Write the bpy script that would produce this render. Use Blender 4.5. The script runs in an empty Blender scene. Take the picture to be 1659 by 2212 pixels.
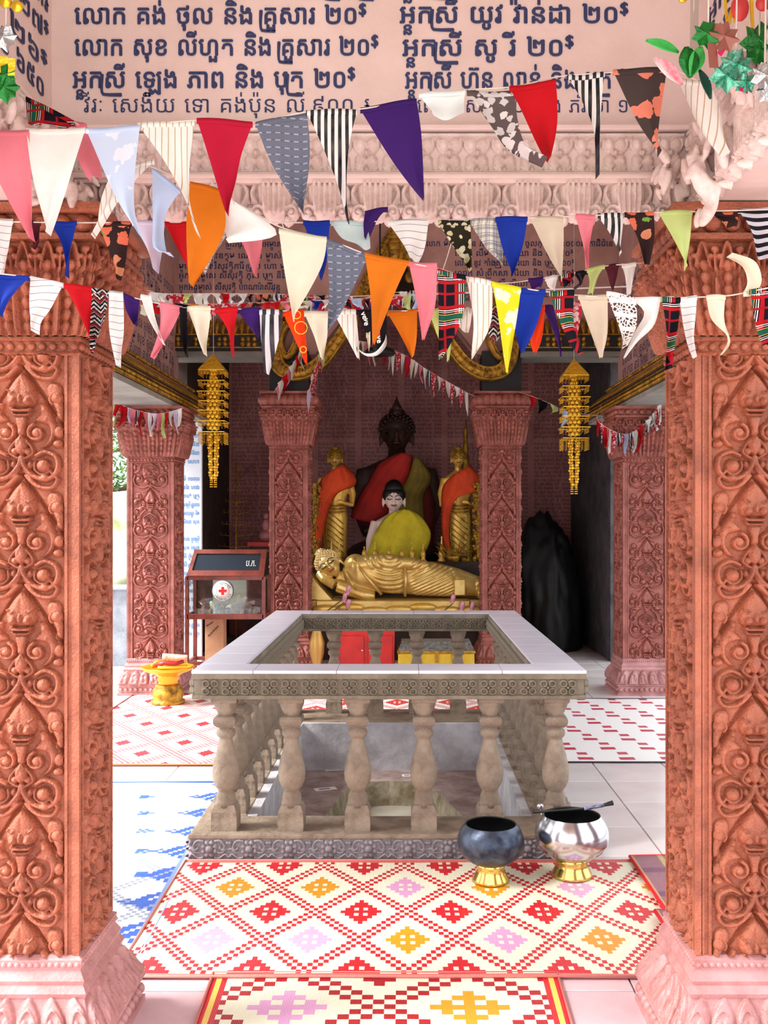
import bpy, bmesh, math, random
import numpy as np
from mathutils import Vector, Matrix

# ------------------------------------------------------------------ camera, world, light
F, CX, CY, EYE = 2150.0, 875.0, 1120.0, 1.5      # focal length in pixels (1659x2212), vanishing point, eye height
sc = bpy.context.scene
COL = sc.collection
cam = bpy.data.cameras.new('camera'); cam_o = bpy.data.objects.new('camera', cam); COL.objects.link(cam_o)
cam_o.location = (0, 0, EYE); cam_o.rotation_euler = (math.pi / 2, 0, 0)
cam.sensor_fit = 'VERTICAL'; cam.sensor_height = 36.0; cam.lens = F / 2212 * 36.0
cam.shift_x = (829.5 - CX) / 2212; cam.shift_y = (CY - 1106) / 2212
cam.clip_start = 0.05
sc.camera = cam_o
world = bpy.data.worlds.new('sky'); world.use_nodes = True; sc.world = world
bg = world.node_tree.nodes['Background']; bg.inputs[0].default_value = (0.90, 0.95, 1.0, 1); bg.inputs[1].default_value = 2.6
sun = bpy.data.lights.new('sun', 'SUN'); sun.energy = 9.0; sun.angle = math.radians(25); sun.color = (1, 0.97, 0.92)
sun_o = bpy.data.objects.new('sun', sun); COL.objects.link(sun_o)
d = Vector((1.0, 0.25, -1.05)); sun_o.rotation_euler = d.to_track_quat('-Z', 'Y').to_euler()
sc.view_settings.view_transform = 'Standard'; sc.view_settings.look = 'None'
sc.view_settings.gamma = 1; sc.view_settings.use_curve_mapping = False
sc.view_settings.exposure = 0.25

R = random.Random(7)
NR = np.random.RandomState(3)
def at(px, py, Y): return Vector(((px - CX) * Y / F, Y, EYE - (py - CY) * Y / F))
def pm(Y): return F / Y                                   # pixels per metre at depth Y

# ------------------------------------------------------------------ materials
def lin(c):
    return tuple(((x / 255) / 12.92 if x / 255 <= 0.04045 else ((x / 255 + 0.055) / 1.055) ** 2.4) for x in c) + (1,)
MATS = {}
def mat(name, rgb, rough=0.7, metal=0.0, var=0.0, rgb2=None, vscale=6, bump=0.0, bscale=60, coat=0, trans=0.0, spec=None):
    if name in MATS: return MATS[name]
    m = bpy.data.materials.new(name); m.use_nodes = True; nt = m.node_tree; b = nt.nodes['Principled BSDF']
    b.inputs['Base Color'].default_value = lin(rgb); b.inputs['Roughness'].default_value = rough; b.inputs['Metallic'].default_value = metal
    if coat: b.inputs['Coat Weight'].default_value = coat
    if spec is not None: b.inputs['Specular IOR Level'].default_value = spec
    if rgb2 or bump:
        tc = nt.nodes.new('ShaderNodeTexCoord')
    if rgb2:
        n = nt.nodes.new('ShaderNodeTexNoise'); n.inputs['Scale'].default_value = vscale; n.inputs['Detail'].default_value = 7; n.inputs['Roughness'].default_value = 0.65
        nt.links.new(tc.outputs['Object'], n.inputs['Vector'])
        r = nt.nodes.new('ShaderNodeValToRGB'); r.color_ramp.elements[0].color = lin(rgb2); r.color_ramp.elements[1].color = lin(rgb)
        r.color_ramp.elements[0].position = 0.36; r.color_ramp.elements[1].position = 0.60
        nt.links.new(n.outputs['Fac'], r.inputs['Fac']); nt.links.new(r.outputs['Color'], b.inputs['Base Color'])
    if bump:
        n2 = nt.nodes.new('ShaderNodeTexNoise'); n2.inputs['Scale'].default_value = bscale; n2.inputs['Detail'].default_value = 6
        nt.links.new(tc.outputs['Object'], n2.inputs['Vector'])
        bp = nt.nodes.new('ShaderNodeBump'); bp.inputs['Strength'].default_value = bump; bp.inputs['Distance'].default_value = 0.01
        nt.links.new(n2.outputs['Fac'], bp.inputs['Height']); nt.links.new(bp.outputs['Normal'], b.inputs['Normal'])
    MATS[name] = m
    return m
TERRA = mat('terracotta', (172, 96, 68), 0.5, rgb2=(136, 70, 46), vscale=9, bump=0.6, bscale=130)
TERRA_PINK = mat('terracotta_rose', (172, 100, 88), 0.5, rgb2=(132, 70, 58), vscale=9, bump=0.5, bscale=90)
ROSE = mat('pale_rose', (190, 136, 134), 0.45, rgb2=(160, 104, 100), vscale=7, bump=0.25, bscale=70)  # paler, pinker tone used on the pillar bases
SOFFM = mat('grey_soffit', (150, 146, 138), 0.9, rgb2=(128, 122, 114), vscale=3)
PINKWALL = mat('pink_plaster', (228, 206, 200), 0.8, rgb2=(218, 194, 186), vscale=3, bump=0.15, bscale=40)
STUCCO = mat('pink_stucco', (232, 212, 206), 0.8, rgb2=(204, 178, 170), vscale=14, bump=0.5, bscale=60)
INWALL = mat('mauve_plaster', (196, 152, 142), 0.85, rgb2=(176, 132, 122), vscale=3, bump=0.1, bscale=30)
SHRINEWALL = mat('shrine_plaster', (196, 134, 130), 0.85, rgb2=(168, 108, 104), vscale=3, bump=0.1, bscale=30)
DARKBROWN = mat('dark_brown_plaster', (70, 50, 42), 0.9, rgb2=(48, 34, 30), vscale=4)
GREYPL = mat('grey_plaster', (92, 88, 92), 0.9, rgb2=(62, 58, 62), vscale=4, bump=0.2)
NAVY = mat('navy_paint', (42, 48, 92), 0.6, rgb2=(36, 52, 100), vscale=30)
INK = mat('dark_ink', (44, 36, 52), 0.8)
SKYINK = mat('sky_blue_ink', (110, 165, 225), 0.8)
STONE = mat('brown_grey_stone', (154, 136, 118), 0.75, rgb2=(118, 100, 84), vscale=9, bump=0.6, bscale=50)
STONE2 = mat('grey_carved_stone', (150, 142, 146), 0.75, rgb2=(104, 96, 100), vscale=11, bump=0.6, bscale=60)
STONE3 = mat('taupe_carved_stone', (140, 128, 110), 0.75, rgb2=(112, 100, 84), vscale=8, bump=0.5, bscale=60)
CEMENT = mat('pale_cement', (204, 202, 206), 0.85, rgb2=(164, 160, 164), vscale=5, bump=0.6, bscale=25)
MOSS = mat('mossy_cement', (170, 160, 140), 0.9, rgb2=(118, 104, 76), vscale=8, bump=0.7, bscale=25)
PITF = mat('pit_floor', (176, 156, 150), 0.85, rgb2=(134, 112, 108), vscale=6, bump=0.5, bscale=30)
WTILE = mat('white_glazed_tile', (238, 238, 250), 0.3, rgb2=(230, 230, 244), vscale=4, coat=0.1)
GROUT = mat('grout', (150, 140, 138), 0.9)
FTILE = mat('floor_tile_glaze', (236, 228, 226), 0.22, rgb2=(226, 212, 212), vscale=2.2, coat=0.2)
PTILE = mat('pink_floor_tile_glaze', (228, 196, 200), 0.3, rgb2=(210, 172, 178), vscale=2.2, coat=0.2)
GOLD = mat('gold_paint', (244, 200, 96), 0.34, 0.4, rgb2=(220, 168, 66), vscale=12, bump=0.2, bscale=60)
PGOLD = mat('pale_gold_paint', (236, 204, 124), 0.32, 0.5, rgb2=(212, 172, 88), vscale=6, bump=0.1, bscale=40)
OGOLD = mat('old_gold_paint', (196, 146, 44), 0.45, 0.55, rgb2=(110, 78, 26), vscale=16, bump=0.4, bscale=50)
BRASS = mat('brass', (226, 196, 112), 0.22, 1.0)
SILVER = mat('polished_steel', (200, 200, 206), 0.2, 1.0, bump=0.04, bscale=8)
IRON = mat('dark_iron', (84, 92, 108), 0.34, 0.8, rgb2=(46, 52, 66), vscale=14, bump=0.1)
BLACKIN = mat('black_lacquer', (14, 13, 14), 0.5)
BLACKM = mat('black_stone', (14, 14, 18), 0.6, rgb2=(8, 8, 10), vscale=4, bump=0.5, bscale=8)
WOOD = mat('red_brown_wood', (124, 56, 44), 0.4, rgb2=(92, 38, 32), vscale=9)
TANWOOD = mat('tan_cardboard', (190, 140, 104), 0.8, rgb2=(170, 122, 90), vscale=6)
PAPER = mat('paper', (236, 230, 222), 0.7)
WHITEP = mat('white_paint', (236, 240, 246), 0.6, rgb2=(222, 230, 240), vscale=3)
REDP = mat('red_paint', (206, 34, 28), 0.45, rgb2=(178, 26, 22), vscale=5)
YELP = mat('yellow_paint', (222, 184, 44), 0.5, rgb2=(200, 158, 36), vscale=5)
SAFF = mat('saffron_cloth', (226, 74, 18), 0.8, rgb2=(196, 56, 14), vscale=5)
REDC = mat('red_cloth', (176, 32, 24), 0.85, rgb2=(140, 22, 18), vscale=4)
YELC = mat('yellow_cloth', (206, 188, 30), 0.8, rgb2=(172, 152, 20), vscale=5)
OLIVE = mat('olive_cloth', (132, 112, 30), 0.8, rgb2=(104, 86, 24), vscale=5)
PALESKIN = mat('pale_painted_face', (232, 206, 196), 0.5)
DARKST = mat('dark_bronze', (74, 46, 38), 0.5, 0.3, rgb2=(50, 30, 26), vscale=8)
BLACKH = mat('black_hair_paint', (14, 12, 14), 0.45)
LIPS = mat('lip_paint', (178, 40, 36), 0.5)
EYEB = mat('eye_line_paint', (26, 18, 16), 0.5)
STRING = mat('string_fibre', (214, 200, 190), 0.9)
ROCKM = mat('mossy_rock', (214, 210, 200), 0.9, rgb2=(160, 170, 120), vscale=3, bump=0.8, bscale=8)
LEAFM = mat('leaf_green', (96, 140, 66), 0.6, rgb2=(60, 104, 44), vscale=2)
BARK = mat('bark', (96, 76, 58), 0.9)
CONC = mat('concrete', (176, 180, 188), 0.9, rgb2=(140, 144, 152), vscale=5, bump=0.4)
GROUNDM = mat('outside_ground', (190, 184, 172), 0.95, rgb2=(150, 146, 124), vscale=1)
CEILM = mat('ceiling_plaster', (206, 190, 178), 0.9)
PLAIN = {}
def glassmat(name, rgb, rough=0.02, alpha=0.25):
    if name in MATS: return MATS[name]
    m = bpy.data.materials.new(name); m.use_nodes = True; nt = m.node_tree; nt.nodes.clear()
    o = nt.nodes.new('ShaderNodeOutputMaterial'); t = nt.nodes.new('ShaderNodeBsdfTransparent'); g = nt.nodes.new('ShaderNodeBsdfGlossy')
    t.inputs[0].default_value = lin(rgb); g.inputs['Roughness'].default_value = rough
    x = nt.nodes.new('ShaderNodeMixShader'); x.inputs[0].default_value = alpha
    nt.links.new(t.outputs[0], x.inputs[1]); nt.links.new(g.outputs[0], x.inputs[2]); nt.links.new(x.outputs[0], o.inputs[0])
    MATS[name] = m; return m
GLASS = glassmat('cabinet_glass', (228, 232, 230), 0.03, 0.10)

# ------------------------------------------------------------------ objects
def tag(o, label=None, cat=None, group=None, kind=None):
    if label: o['label'] = label
    if cat: o['category'] = cat
    if group: o['group'] = group
    if kind: o['kind'] = kind
    return o
def link(name, me, m=None, parent=None, loc=(0, 0, 0), rot=(0, 0, 0), scale=None):
    o = bpy.data.objects.new(name, me); COL.objects.link(o)
    if m is not None and me is not None and len(me.materials) == 0: me.materials.append(m)
    o.location = loc; o.rotation_euler = rot
    if scale: o.scale = scale
    if parent is not None: o.parent = parent
    return o
def empty(name, loc=(0, 0, 0), rz=0.0, **k):
    o = bpy.data.objects.new(name, None); COL.objects.link(o); o.location = loc; o.rotation_euler = (0, 0, rz); o.empty_display_size = 0.05
    return tag(o, **k)
def copy_tree(o, loc=None, parent=None, scale=None):
    c = o.copy(); COL.objects.link(c)
    if parent is not None: c.parent = parent
    if loc is not None: c.location = loc
    if scale: c.scale = scale
    for ch in KIDS.get(o.name, []) or list(o.children): copy_tree(ch, None, c)
    return c
KIDS = {}
def mesh_np(name, v, f, smooth=True):
    me = bpy.data.meshes.new(name)
    me.from_pydata([tuple(p) for p in v], [], [tuple(int(i) for i in q) for q in f])
    if smooth: me.polygons.foreach_set('use_smooth', [True] * len(me.polygons))
    me.update(); return me
class B:
    """collects shapes into one mesh"""
    def __init__(s): s.v = []; s.f = []; s.s = []
    def add(s, v, f, sm=False):
        n = len(s.v); s.v += [tuple(p) for p in v]; s.f += [tuple(i + n for i in q) for q in f]; s.s += [sm] * len(f); return s
    def box(s, x0, x1, y0, y1, z0, z1, M=None, c=0.0):
        if c > 0:
            bm = bmesh.new(); bmesh.ops.create_cube(bm, size=1)
            for v in bm.verts: v.co = Vector(((x0 + x1) / 2 + v.co.x * (x1 - x0), (y0 + y1) / 2 + v.co.y * (y1 - y0), (z0 + z1) / 2 + v.co.z * (z1 - z0)))
            bmesh.ops.bevel(bm, geom=bm.edges[:], offset=c, segments=1, affect='EDGES')
            bm.verts.index_update(); v = [p.co.copy() for p in bm.verts]; f = [tuple(q.index for q in fc.verts) for fc in bm.faces]; bm.free()
        else:
            v = [Vector((x, y, z)) for x in (x0, x1) for y in (y0, y1) for z in (z0, z1)]
            f = [(0, 1, 3, 2), (4, 6, 7, 5), (0, 4, 5, 1), (2, 3, 7, 6), (0, 2, 6, 4), (1, 5, 7, 3)]
        if M is not None: v = [M @ p for p in v]
        return s.add(v, f)
    def frustum(s, cx, cy, prof, sides=4, sm=False):
        """square rings: prof = [(half width, z)]"""
        v = []; f = []
        for h, z in prof: v += [(cx - h, cy - h, z), (cx + h, cy - h, z), (cx + h, cy + h, z), (cx - h, cy + h, z)]
        for i in range(len(prof) - 1):
            for k in range(4): a = 4 * i + k; b = 4 * i + (k + 1) % 4; f.append((a, b, b + 4, a + 4))
        f.append((3, 2, 1, 0)); n = 4 * (len(prof) - 1); f.append((n, n + 1, n + 2, n + 3))
        return s.add(v, f, sm)
    def lathe(s, prof, n=20, cx=0, cy=0, M=None, cap=True):
        v = []; f = []
        for r, z in prof:
            for k in range(n):
                a = 2 * math.pi * k / n; p = Vector((cx + r * math.cos(a), cy + r * math.sin(a), z)); v.append(M @ p if M is not None else p)
        for i in range(len(prof) - 1):
            for k in range(n): a = n * i + k; b = n * i + (k + 1) % n; f.append((a, b, b + n, a + n))
        if cap: f.append(tuple(range(n - 1, -1, -1))); f.append(tuple(n * (len(prof) - 1) + k for k in range(n)))
        return s.add(v, f, True)
    def ball(s, p, r, n=8, sx=1, sy=1, sz=1, M=None):
        v = []; f = []; m = max(4, n // 2 + 1)
        for i in range(m + 1):
            t = math.pi * i / m
            for k in range(n):
                a = 2 * math.pi * k / n; q = Vector((r * sx * math.sin(t) * math.cos(a), r * sy * math.sin(t) * math.sin(a), r * sz * math.cos(t)))
                if M is not None: q = M @ q
                v.append(q + Vector(p))
        for i in range(m):
            for k in range(n): a = n * i + k; b = n * i + (k + 1) % n; f.append((a, a + n, b + n, b))
        return s.add(v, f, True)
    def tube(s, pts, r, n=6, r1=None, flat=1.0):
        pts = [Vector(p) for p in pts]; v = []; f = []; m = len(pts)
        for i, p in enumerate(pts):
            t = (pts[min(i + 1, m - 1)] - pts[max(i - 1, 0)]).normalized()
            u = t.cross(Vector((0, 1, 0)));
            if u.length < 0.05: u = t.cross(Vector((1, 0, 0)))
            u.normalize(); w = t.cross(u).normalized()
            if isinstance(r, (list, tuple)): rr = r[i]
            else: rr = r if r1 is None else r + (r1 - r) * i / (m - 1)
            for k in range(n):
                a = 2 * math.pi * k / n; v.append(p + u * rr * math.cos(a) + w * rr * flat * math.sin(a))
        for i in range(m - 1):
            for k in range(n): a = n * i + k; b = n * i + (k + 1) % n; f.append((a, b, b + n, a + n))
        f.append(tuple(range(n - 1, -1, -1))); f.append(tuple(n * (m - 1) + k for k in range(n)))
        return s.add(v, f, True)
    def mesh(s, name):
        me = bpy.data.meshes.new(name); me.from_pydata(s.v, [], s.f); me.polygons.foreach_set('use_smooth', s.s); me.update()
        return me
    def build(s, name, m, parent=None, loc=(0, 0, 0), rot=(0, 0, 0), bev=0):
        o = link(name, s.mesh(name), m, parent, loc, rot)
        if bev:
            b = o.modifiers.new('edge', 'BEVEL'); b.width = bev; b.segments = 2; b.limit_method = 'ANGLE'
        return o
def spline(P, n=6, closed=False):
    P = [np.array(p, float) for p in P]; out = []
    m = len(P)
    if m < 3: return P
    for i in range(m - 1):
        p0 = P[max(i - 1, 0)]; p1 = P[i]; p2 = P[i + 1]; p3 = P[min(i + 2, m - 1)]
        for k in range(n):
            t = k / n; out.append(0.5 * ((2 * p1) + (-p0 + p2) * t + (2 * p0 - 5 * p1 + 4 * p2 - p3) * t * t + (-p0 + 3 * p1 - 3 * p2 + p3) * t ** 3))
    out.append(P[-1]); return out
def struct(o, label=None): o['kind'] = 'structure'; return tag(o, label=label)

# ------------------------------------------------------------------ carved relief (height fields as real geometry)
class Relief:
    """units cm; x across (mirrored about 0), y down from the top; wraps every P"""
    def __init__(s, hw, P, nx, ny, wrap=True, full=False):
        s.hw, s.P = hw, P; s.nx, s.ny = nx, ny; s.wrap = P if wrap else 0
        xs = np.linspace(-hw, hw, nx); ys = np.linspace(0, P, ny)
        X, Y = np.meshgrid(xs, ys); s.X = X if full else np.abs(X); s.Y = Y; s.X0 = X; s.H = np.zeros_like(X); s.G = np.zeros_like(X)
    def offs(s): return (-s.wrap, 0, s.wrap) if s.wrap else (0,)
    def dist(s, P, w0=1, w1=1):
        P = [np.array(p, float) for p in P]; n = len(P) - 1; best = np.full(s.X.shape, 1e9); 
        for o in s.offs():
            for i in range(n):
                a, b = P[i], P[i + 1]; ab = b - a; L = max(ab @ ab, 1e-9)
                t = np.clip(((s.X - a[0]) * ab[0] + (s.Y - o - a[1]) * ab[1]) / L, 0, 1)
                w = w0 + (w1 - w0) * (i + t) / n
                dd = np.hypot(s.X - a[0] - t * ab[0], s.Y - o - a[1] - t * ab[1]) / w
                best = np.minimum(best, dd)
        return best
    def stroke(s, P, w, h, w1=None, n=5, base=0):
        q = s.dist(spline(P, n), w, w if w1 is None else w1)
        s.H = np.maximum(s.H, np.where(q < 1, base + h * np.sqrt(np.clip(1 - q * q, 0, 1)), 0)); return s
    def dome(s, x, y, r, h, ry=None, base=0):
        ry = ry or r
        for o in s.offs():
            q = np.hypot((s.X - x) / r, (s.Y - o - y) / ry)
            s.H = np.maximum(s.H, np.where(q < 1, base + h * np.sqrt(np.clip(1 - q * q, 0, 1)), 0))
        return s
    def spiral(s, x, y, r, h, w, a0=0, turns=1.1, hand=1, ball=0.45, base=0):
        pts = [(x + (r - (r * 0.72) * t / 14) * math.cos(a0 + hand * turns * 2 * math.pi * t / 14), y + (r - (r * 0.72) * t / 14) * math.sin(a0 + hand * turns * 2 * math.pi * t / 14)) for t in range(15)]
        q = s.dist(pts, w, w * 0.7); s.H = np.maximum(s.H, np.where(q < 1, base + h * np.sqrt(np.clip(1 - q * q, 0, 1)), 0))
        return s.dome(x, y, r * ball, h * 1.15, base=base)
    def poly(s, P, h, bev, base=0, n=4):
        P = spline(P, n) if n > 1 else [np.array(p, float) for p in P]
        for o in s.offs():
            Y = s.Y - o; inside = np.zeros(s.X.shape, bool); dmin = np.full(s.X.shape, 1e9); m = len(P)
            for i in range(m):
                a, b = P[i], P[(i + 1) % m]
                c = ((a[1] > Y) != (b[1] > Y)) & (s.X < (b[0] - a[0]) * (Y - a[1]) / (b[1] - a[1] + 1e-12) + a[0]); inside ^= c
                ab = b - a; t = np.clip(((s.X - a[0]) * ab[0] + (Y - a[1]) * ab[1]) / max(ab @ ab, 1e-9), 0, 1)
                dmin = np.minimum(dmin, np.hypot(s.X - a[0] - t * ab[0], Y - a[1] - t * ab[1]))
            k = np.clip(dmin / bev, 0, 1); s.H = np.maximum(s.H, np.where(inside, base + h * np.sqrt(1 - (1 - k) ** 2), 0))
        return s
    def groove(s, P, w, dep, n=1):
        q = s.dist(spline(P, n) if n > 1 else P, w, w); s.G = np.maximum(s.G, dep * np.exp(-q * q * 1.5)); return s
    def height(s): return s.H - s.G
    def rough(s, a):
        s.H = s.H + a * NR.rand(*s.H.shape); return s
def grid_mesh(name, X, Yo, Z):
    ny, nx = X.shape; v = np.stack([X, Yo, Z], -1).reshape(-1, 3)
    i = np.arange(ny - 1)[:, None] * nx + np.arange(nx - 1)[None, :]; i = i.reshape(-1)
    f = np.stack([i, i + nx, i + nx + 1, i + 1], -1)
    return mesh_np(name, v, f)
def panel_mesh(name, r, W, Ph, r0=0.0, r1=1.0, amp=1.0, cut=None):
    """r: Relief in cm, scaled to width W and period Ph metres; the rows from r0 to r1 of it; origin top centre, faces -Y"""
    H = r.height(); a = int(round(r0 * (r.ny - 1))); b = int(round(r1 * (r.ny - 1)))
    sx = W / (2 * r.hw); sy = Ph / r.P
    X = r.X0[a:b + 1] * sx; Z = -(r.Y[a:b + 1] - r.Y[a, 0]) * sy; Hh = H[a:b + 1] * 0.01 * amp * (sx * 100)
    me = grid_mesh(name, X, -Hh, Z)
    if cut is not None:
        bm = bmesh.new(); bm.from_mesh(me); bmesh.ops.delete(bm, geom=[f for f in bm.faces if all(v.co.z < -cut and v.co.y > -.004 for v in f.verts)], context='FACES'); bm.to_mesh(me); bm.free()
    return me

def motif_lozenge(nx=104, ny=138):
    r = Relief(11.1, 29.8, nx, ny)
    r.H += 0.15
    # outer corner scrolls and leaves
    r.stroke([(1.0, 0.4), (4.5, 3.2), (8, 3.4), (9.5, 1.2), (8, -0.6)], 0.8, 1.6, 0.6)
    r.dome(6.3, 0.9, 1.5, 2.4, 1.2)
    r.poly([(6.5, 6.2), (7.5, 4.6), (9.8, 4.8), (10.8, 6.6), (10.4, 9.6), (8.6, 8.6), (6.6, 8.6)], 1.5, 1.4)
    r.dome(9.5, 8.9, 1.7, 2.3); r.spiral(9.5, 8.9, 2.2, 1.5, 0.6, a0=2.4, turns=0.8)
    r.poly([(8.2, 10.2), (10.8, 9.8), (11.2, 14.4), (10.2, 15.2)], 1.7, 1.2)
    r.dome(9.9, 14.0, 1.2, 1.6, 1.7)
    # bud
    r.poly([(0, 1.7), (1.9, 3.6), (3.7, 6.4), (4.2, 9.2), (3.2, 11.3), (0, 11.9), (-1, 12), (-1, 1.7)], 2.0, 2.0)
    r.dome(1.95, 9.9, 1.35, 2.6, base=0.6); r.poly([(0, 7.5), (0.8, 8.6), (0.7, 10.2), (0, 10.9), (-.6, 10.9), (-.6, 7.5)], 2.9, 0.7)
    r.stroke([(3.3, 6.9), (2.2, 7.7), (1.7, 7.3)], 0.35, 2.9)
    # collar and stem
    r.stroke([(-1, 12.3), (1.8, 12.3), (2.5, 11.9)], 0.55, 2.4); r.stroke([(-1, 13.5), (1.6, 13.5), (2.2, 13.1)], 0.45, 2.1)
    r.poly([(-1, 13.8), (1.6, 14), (1.15, 17), (0.9, 19), (-1, 19)], 2.0, 0.9)
    # inner side leaf and spiral
    r.poly([(4.6, 10.4), (6.2, 10.2), (7.4, 12), (8.4, 14), (9.4, 16.6), (8.8, 20), (7.2, 22), (5.2, 22.4), (7.4, 19.6), (7.2, 16.6), (5, 15.6), (3.4, 15.0), (5, 13)], 1.7, 1.1)
    r.dome(6.3, 12.2, 1.2, 2.3); r.dome(6.9, 14.8, 1.1, 2.2)
    r.spiral(4.1, 18.4, 2.5, 1.9, 0.65, a0=-1.9, turns=-1.15, ball=0.62)
    r.dome(9.9, 18.2, 1.4, 1.9, 1.9); r.dome(9.7, 21.4, 1.5, 2.0, 1.2)
    # lower palmette
    r.poly([(0, 18.4), (1.3, 19.9), (1.8, 21.8), (1.2, 23.6), (0, 24.8), (-1, 24.8), (-1, 18.4)], 2.5, 1.2)
    r.dome(1.7, 23.4, 1.2, 2.1); r.stroke([(1.2, 20.2), (2.9, 22.6), (3.0, 24.0), (0.9, 25.3)], 0.5, 1.7)
    # great double scroll at the foot of the lozenge
    r.stroke([(0.15, 25), (0.7, 27.2), (2.6, 29.6), (5.2, 30.9), (8.1, 30.4), (9.7, 28), (9.3, 25), (6.4, 23.6), (4.0, 24.6)], 0.85, 1.9, 0.7, n=5)
    r.stroke([(0.25, 25), (0.6, 28), (3.0, 31.6)], 0.5, 1.5)
    r.dome(5.9, 27.4, 1.95, 2.7); r.stroke([(3.6, 26.2), (3.6, 28.4), (5.6, 29.8), (7.8, 28.6)], 0.5, 1.5)
    r.dome(2.2, 27.0, 0.9, 1.5, 1.3)
    r.groove([(0, 0), (11.1, 16.6)], 0.5, 1.3); r.groove([(0, 29.8), (3.6, 25.6)], 0.01, 0)
    return r.rough(0.09)
def motif_face(nx=92, ny=124):
    r = Relief(15, 42.6, nx, ny); r.H += 0.15
    r.poly([(0, 2.2), (2, 4.4), (3.6, 8), (4.2, 11.5), (3.4, 13.4), (0, 13.6), (-1, 13.6), (-1, 2.2)], 2.2, 2)
    r.dome(2.2, 11.7, 1.7, 3.0, base=.5)
    for k, y in enumerate((14.6, 16.2, 17.8)): r.stroke([(-1, y + 0.4), (1.6, y + 0.3), (2.8 - k * 0.4, y - 0.4)], 0.7, 2.4)
    r.poly([(-1, 18), (1.6, 18), (1.2, 21), (-1, 21)], 2.0, 0.8)
    r.spiral(10.6, 7.6, 3.0, 2.2, 0.8, a0=1.4, turns=1.2, ball=.55); r.dome(12.6, 12.4, 2.0, 2.2, 2.6)
    r.stroke([(4.8, 13.2), (7.2, 11.4), (9, 13.4), (8.4, 16.2), (5.6, 16.4)], 0.9, 2.0); r.spiral(6.2, 14.6, 2.1, 2.2, .7, a0=0, turns=-1, ball=.6)
    r.dome(8.6, 18.2, 2.3, 2.1, 1.7); r.spiral(11.6, 20.5, 2.7, 2.1, .8, a0=3.8, turns=1.1, ball=.55); r.dome(13.4, 25.6, 1.5, 2.0, 2.4)
    r.stroke([(4.2, 19.2), (7, 21.6), (8.8, 24.8), (10.4, 29), (13.4, 30)], 0.9, 1.8)
    r.spiral(10.2, 26.4, 2.0, 2.0, .6, a0=1, turns=1, ball=.6)
    # mask
    r.poly([(0, 20.6), (3.4, 23.4), (6.6, 25.2), (7.4, 29.6), (6.4, 33.6), (3, 36.2), (-1, 36.8), (-1, 20.6)], 1.7, 2.2)
    r.stroke([(-1, 22.6), (1.2, 22.8), (5.6, 25.6)], 0.6, 3.0); r.stroke([(-1, 24.6), (1.2, 24.8), (5.4, 27)], 0.45, 2.9)
    r.dome(2.7, 28.6, 1.7, 2.4, 1.2, base=1.0); r.stroke([(0.8, 28), (2.6, 26.9), (5.2, 28.6)], 0.5, 3.4)
    r.dome(0, 30.6, 1.3, 3.8, 1.6); r.dome(4.3, 31.8, 1.8, 3.0, 1.5)
    r.stroke([(0, 33.2), (2.4, 32.9), (4.6, 34.6)], 0.7, 3.3); r.stroke([(0, 35.4), (2.6, 35.2)], 0.7, 2.9)
    # great scrolls
    r.spiral(9.8, 35.6, 3.6, 2.6, 0.95, a0=-1.4, turns=-1.0, ball=.6); r.dome(3.2, 37.8, 2.3, 3.1)
    r.stroke([(0.2, 42.2), (1.4, 41), (4.4, 42.4), (8.6, 42.6), (12.4, 40.6), (14.2, 36.6), (13.2, 32.6)], 0.9, 2.0)
    r.stroke([(0.2, 39.5), (1.0, 42.6), (3.2, 45), (6.5, 46.4)], 0.7, 1.8)
    r.stroke([(1.2, 46.6), (6, 52), (9.2, 59)], 0.01, 0)
    r.groove([(0.3, 43), (9.8, 58)], 0.5, 1.2)
    return r.rough(0.05)
def rf_quatrefoil(n=36):
    r = Relief(4.4, 7.4, n, n, wrap=False)
    for s in (-1, 1):
        r.stroke([(2.0 + 1.45 * math.cos(a * .5236), 3.7 + s * 1.75 + 1.35 * math.sin(a * .5236)) for a in range(13)], .42, .95, n=1)
        r.dome(1.9, 3.7 + s * 1.65, .95, .35)
    r.dome(0, 3.7, .85, 1.15)
    return r
def rf_plinth(n=56):
    r = Relief(9.5, 9.6, n, 30, wrap=False)
    r.dome(0, 4.8, 1.9, 1.3); 
    for k in range(8):
        a = k * math.pi / 4 + .39; x = 3.1 * math.cos(a)
        if x >= -.1: r.dome(x, 4.8 + 3.1 * math.sin(a), 1.15, 0.9)
    r.stroke([(2.9, 1.0), (5.4, 0.9), (7.4, 3.2), (6.6, 5.2), (5.2, 4.2)], 0.6, 1.0); r.stroke([(2.9, 8.6), (5.0, 8.9), (7.8, 7), (9.4, 8.6)], 0.6, 1.0)
    r.stroke([(4.4, 6.4), (6.4, 6.4), (8.2, 4.6), (9.4, 5)], 0.55, .9); r.dome(8.9, 2.0, 1.2, 1.0, 0.8); r.dome(8.6, 7.8, .8, .7, 1.2)
    return r.rough(0.06)
def rf_petal(n=56):
    """stucco petal of the lintel, 14.3 x 11 cm, hanging"""
    r = Relief(7.15, 12, n, 46, wrap=False)
    r.poly([(-1, 0.2), (4.6, 0.2), (4.9, 4), (4.2, 7.6), (2.6, 10), (0, 10.8), (-1, 10.8)], 2.8, 2.4)
    for x in (0, 1.5, 3.0): r.stroke([(x, 0.5), (x * 1.05, 4), (x * 0.9, 8.4)], 0.5, 0.6, base=2.75)
    r.stroke([(5.4, 0.3), (6.6, 3), (5.2, 6)], 0.8, 1.8)
    r.spiral(4.9, 8.4, 1.9, 2.9, .8, a0=-2.6, turns=1.0, ball=.6); r.dome(3.9, 10.2, 1.3, 2.6)
    return r.rough(0.12)
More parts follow.
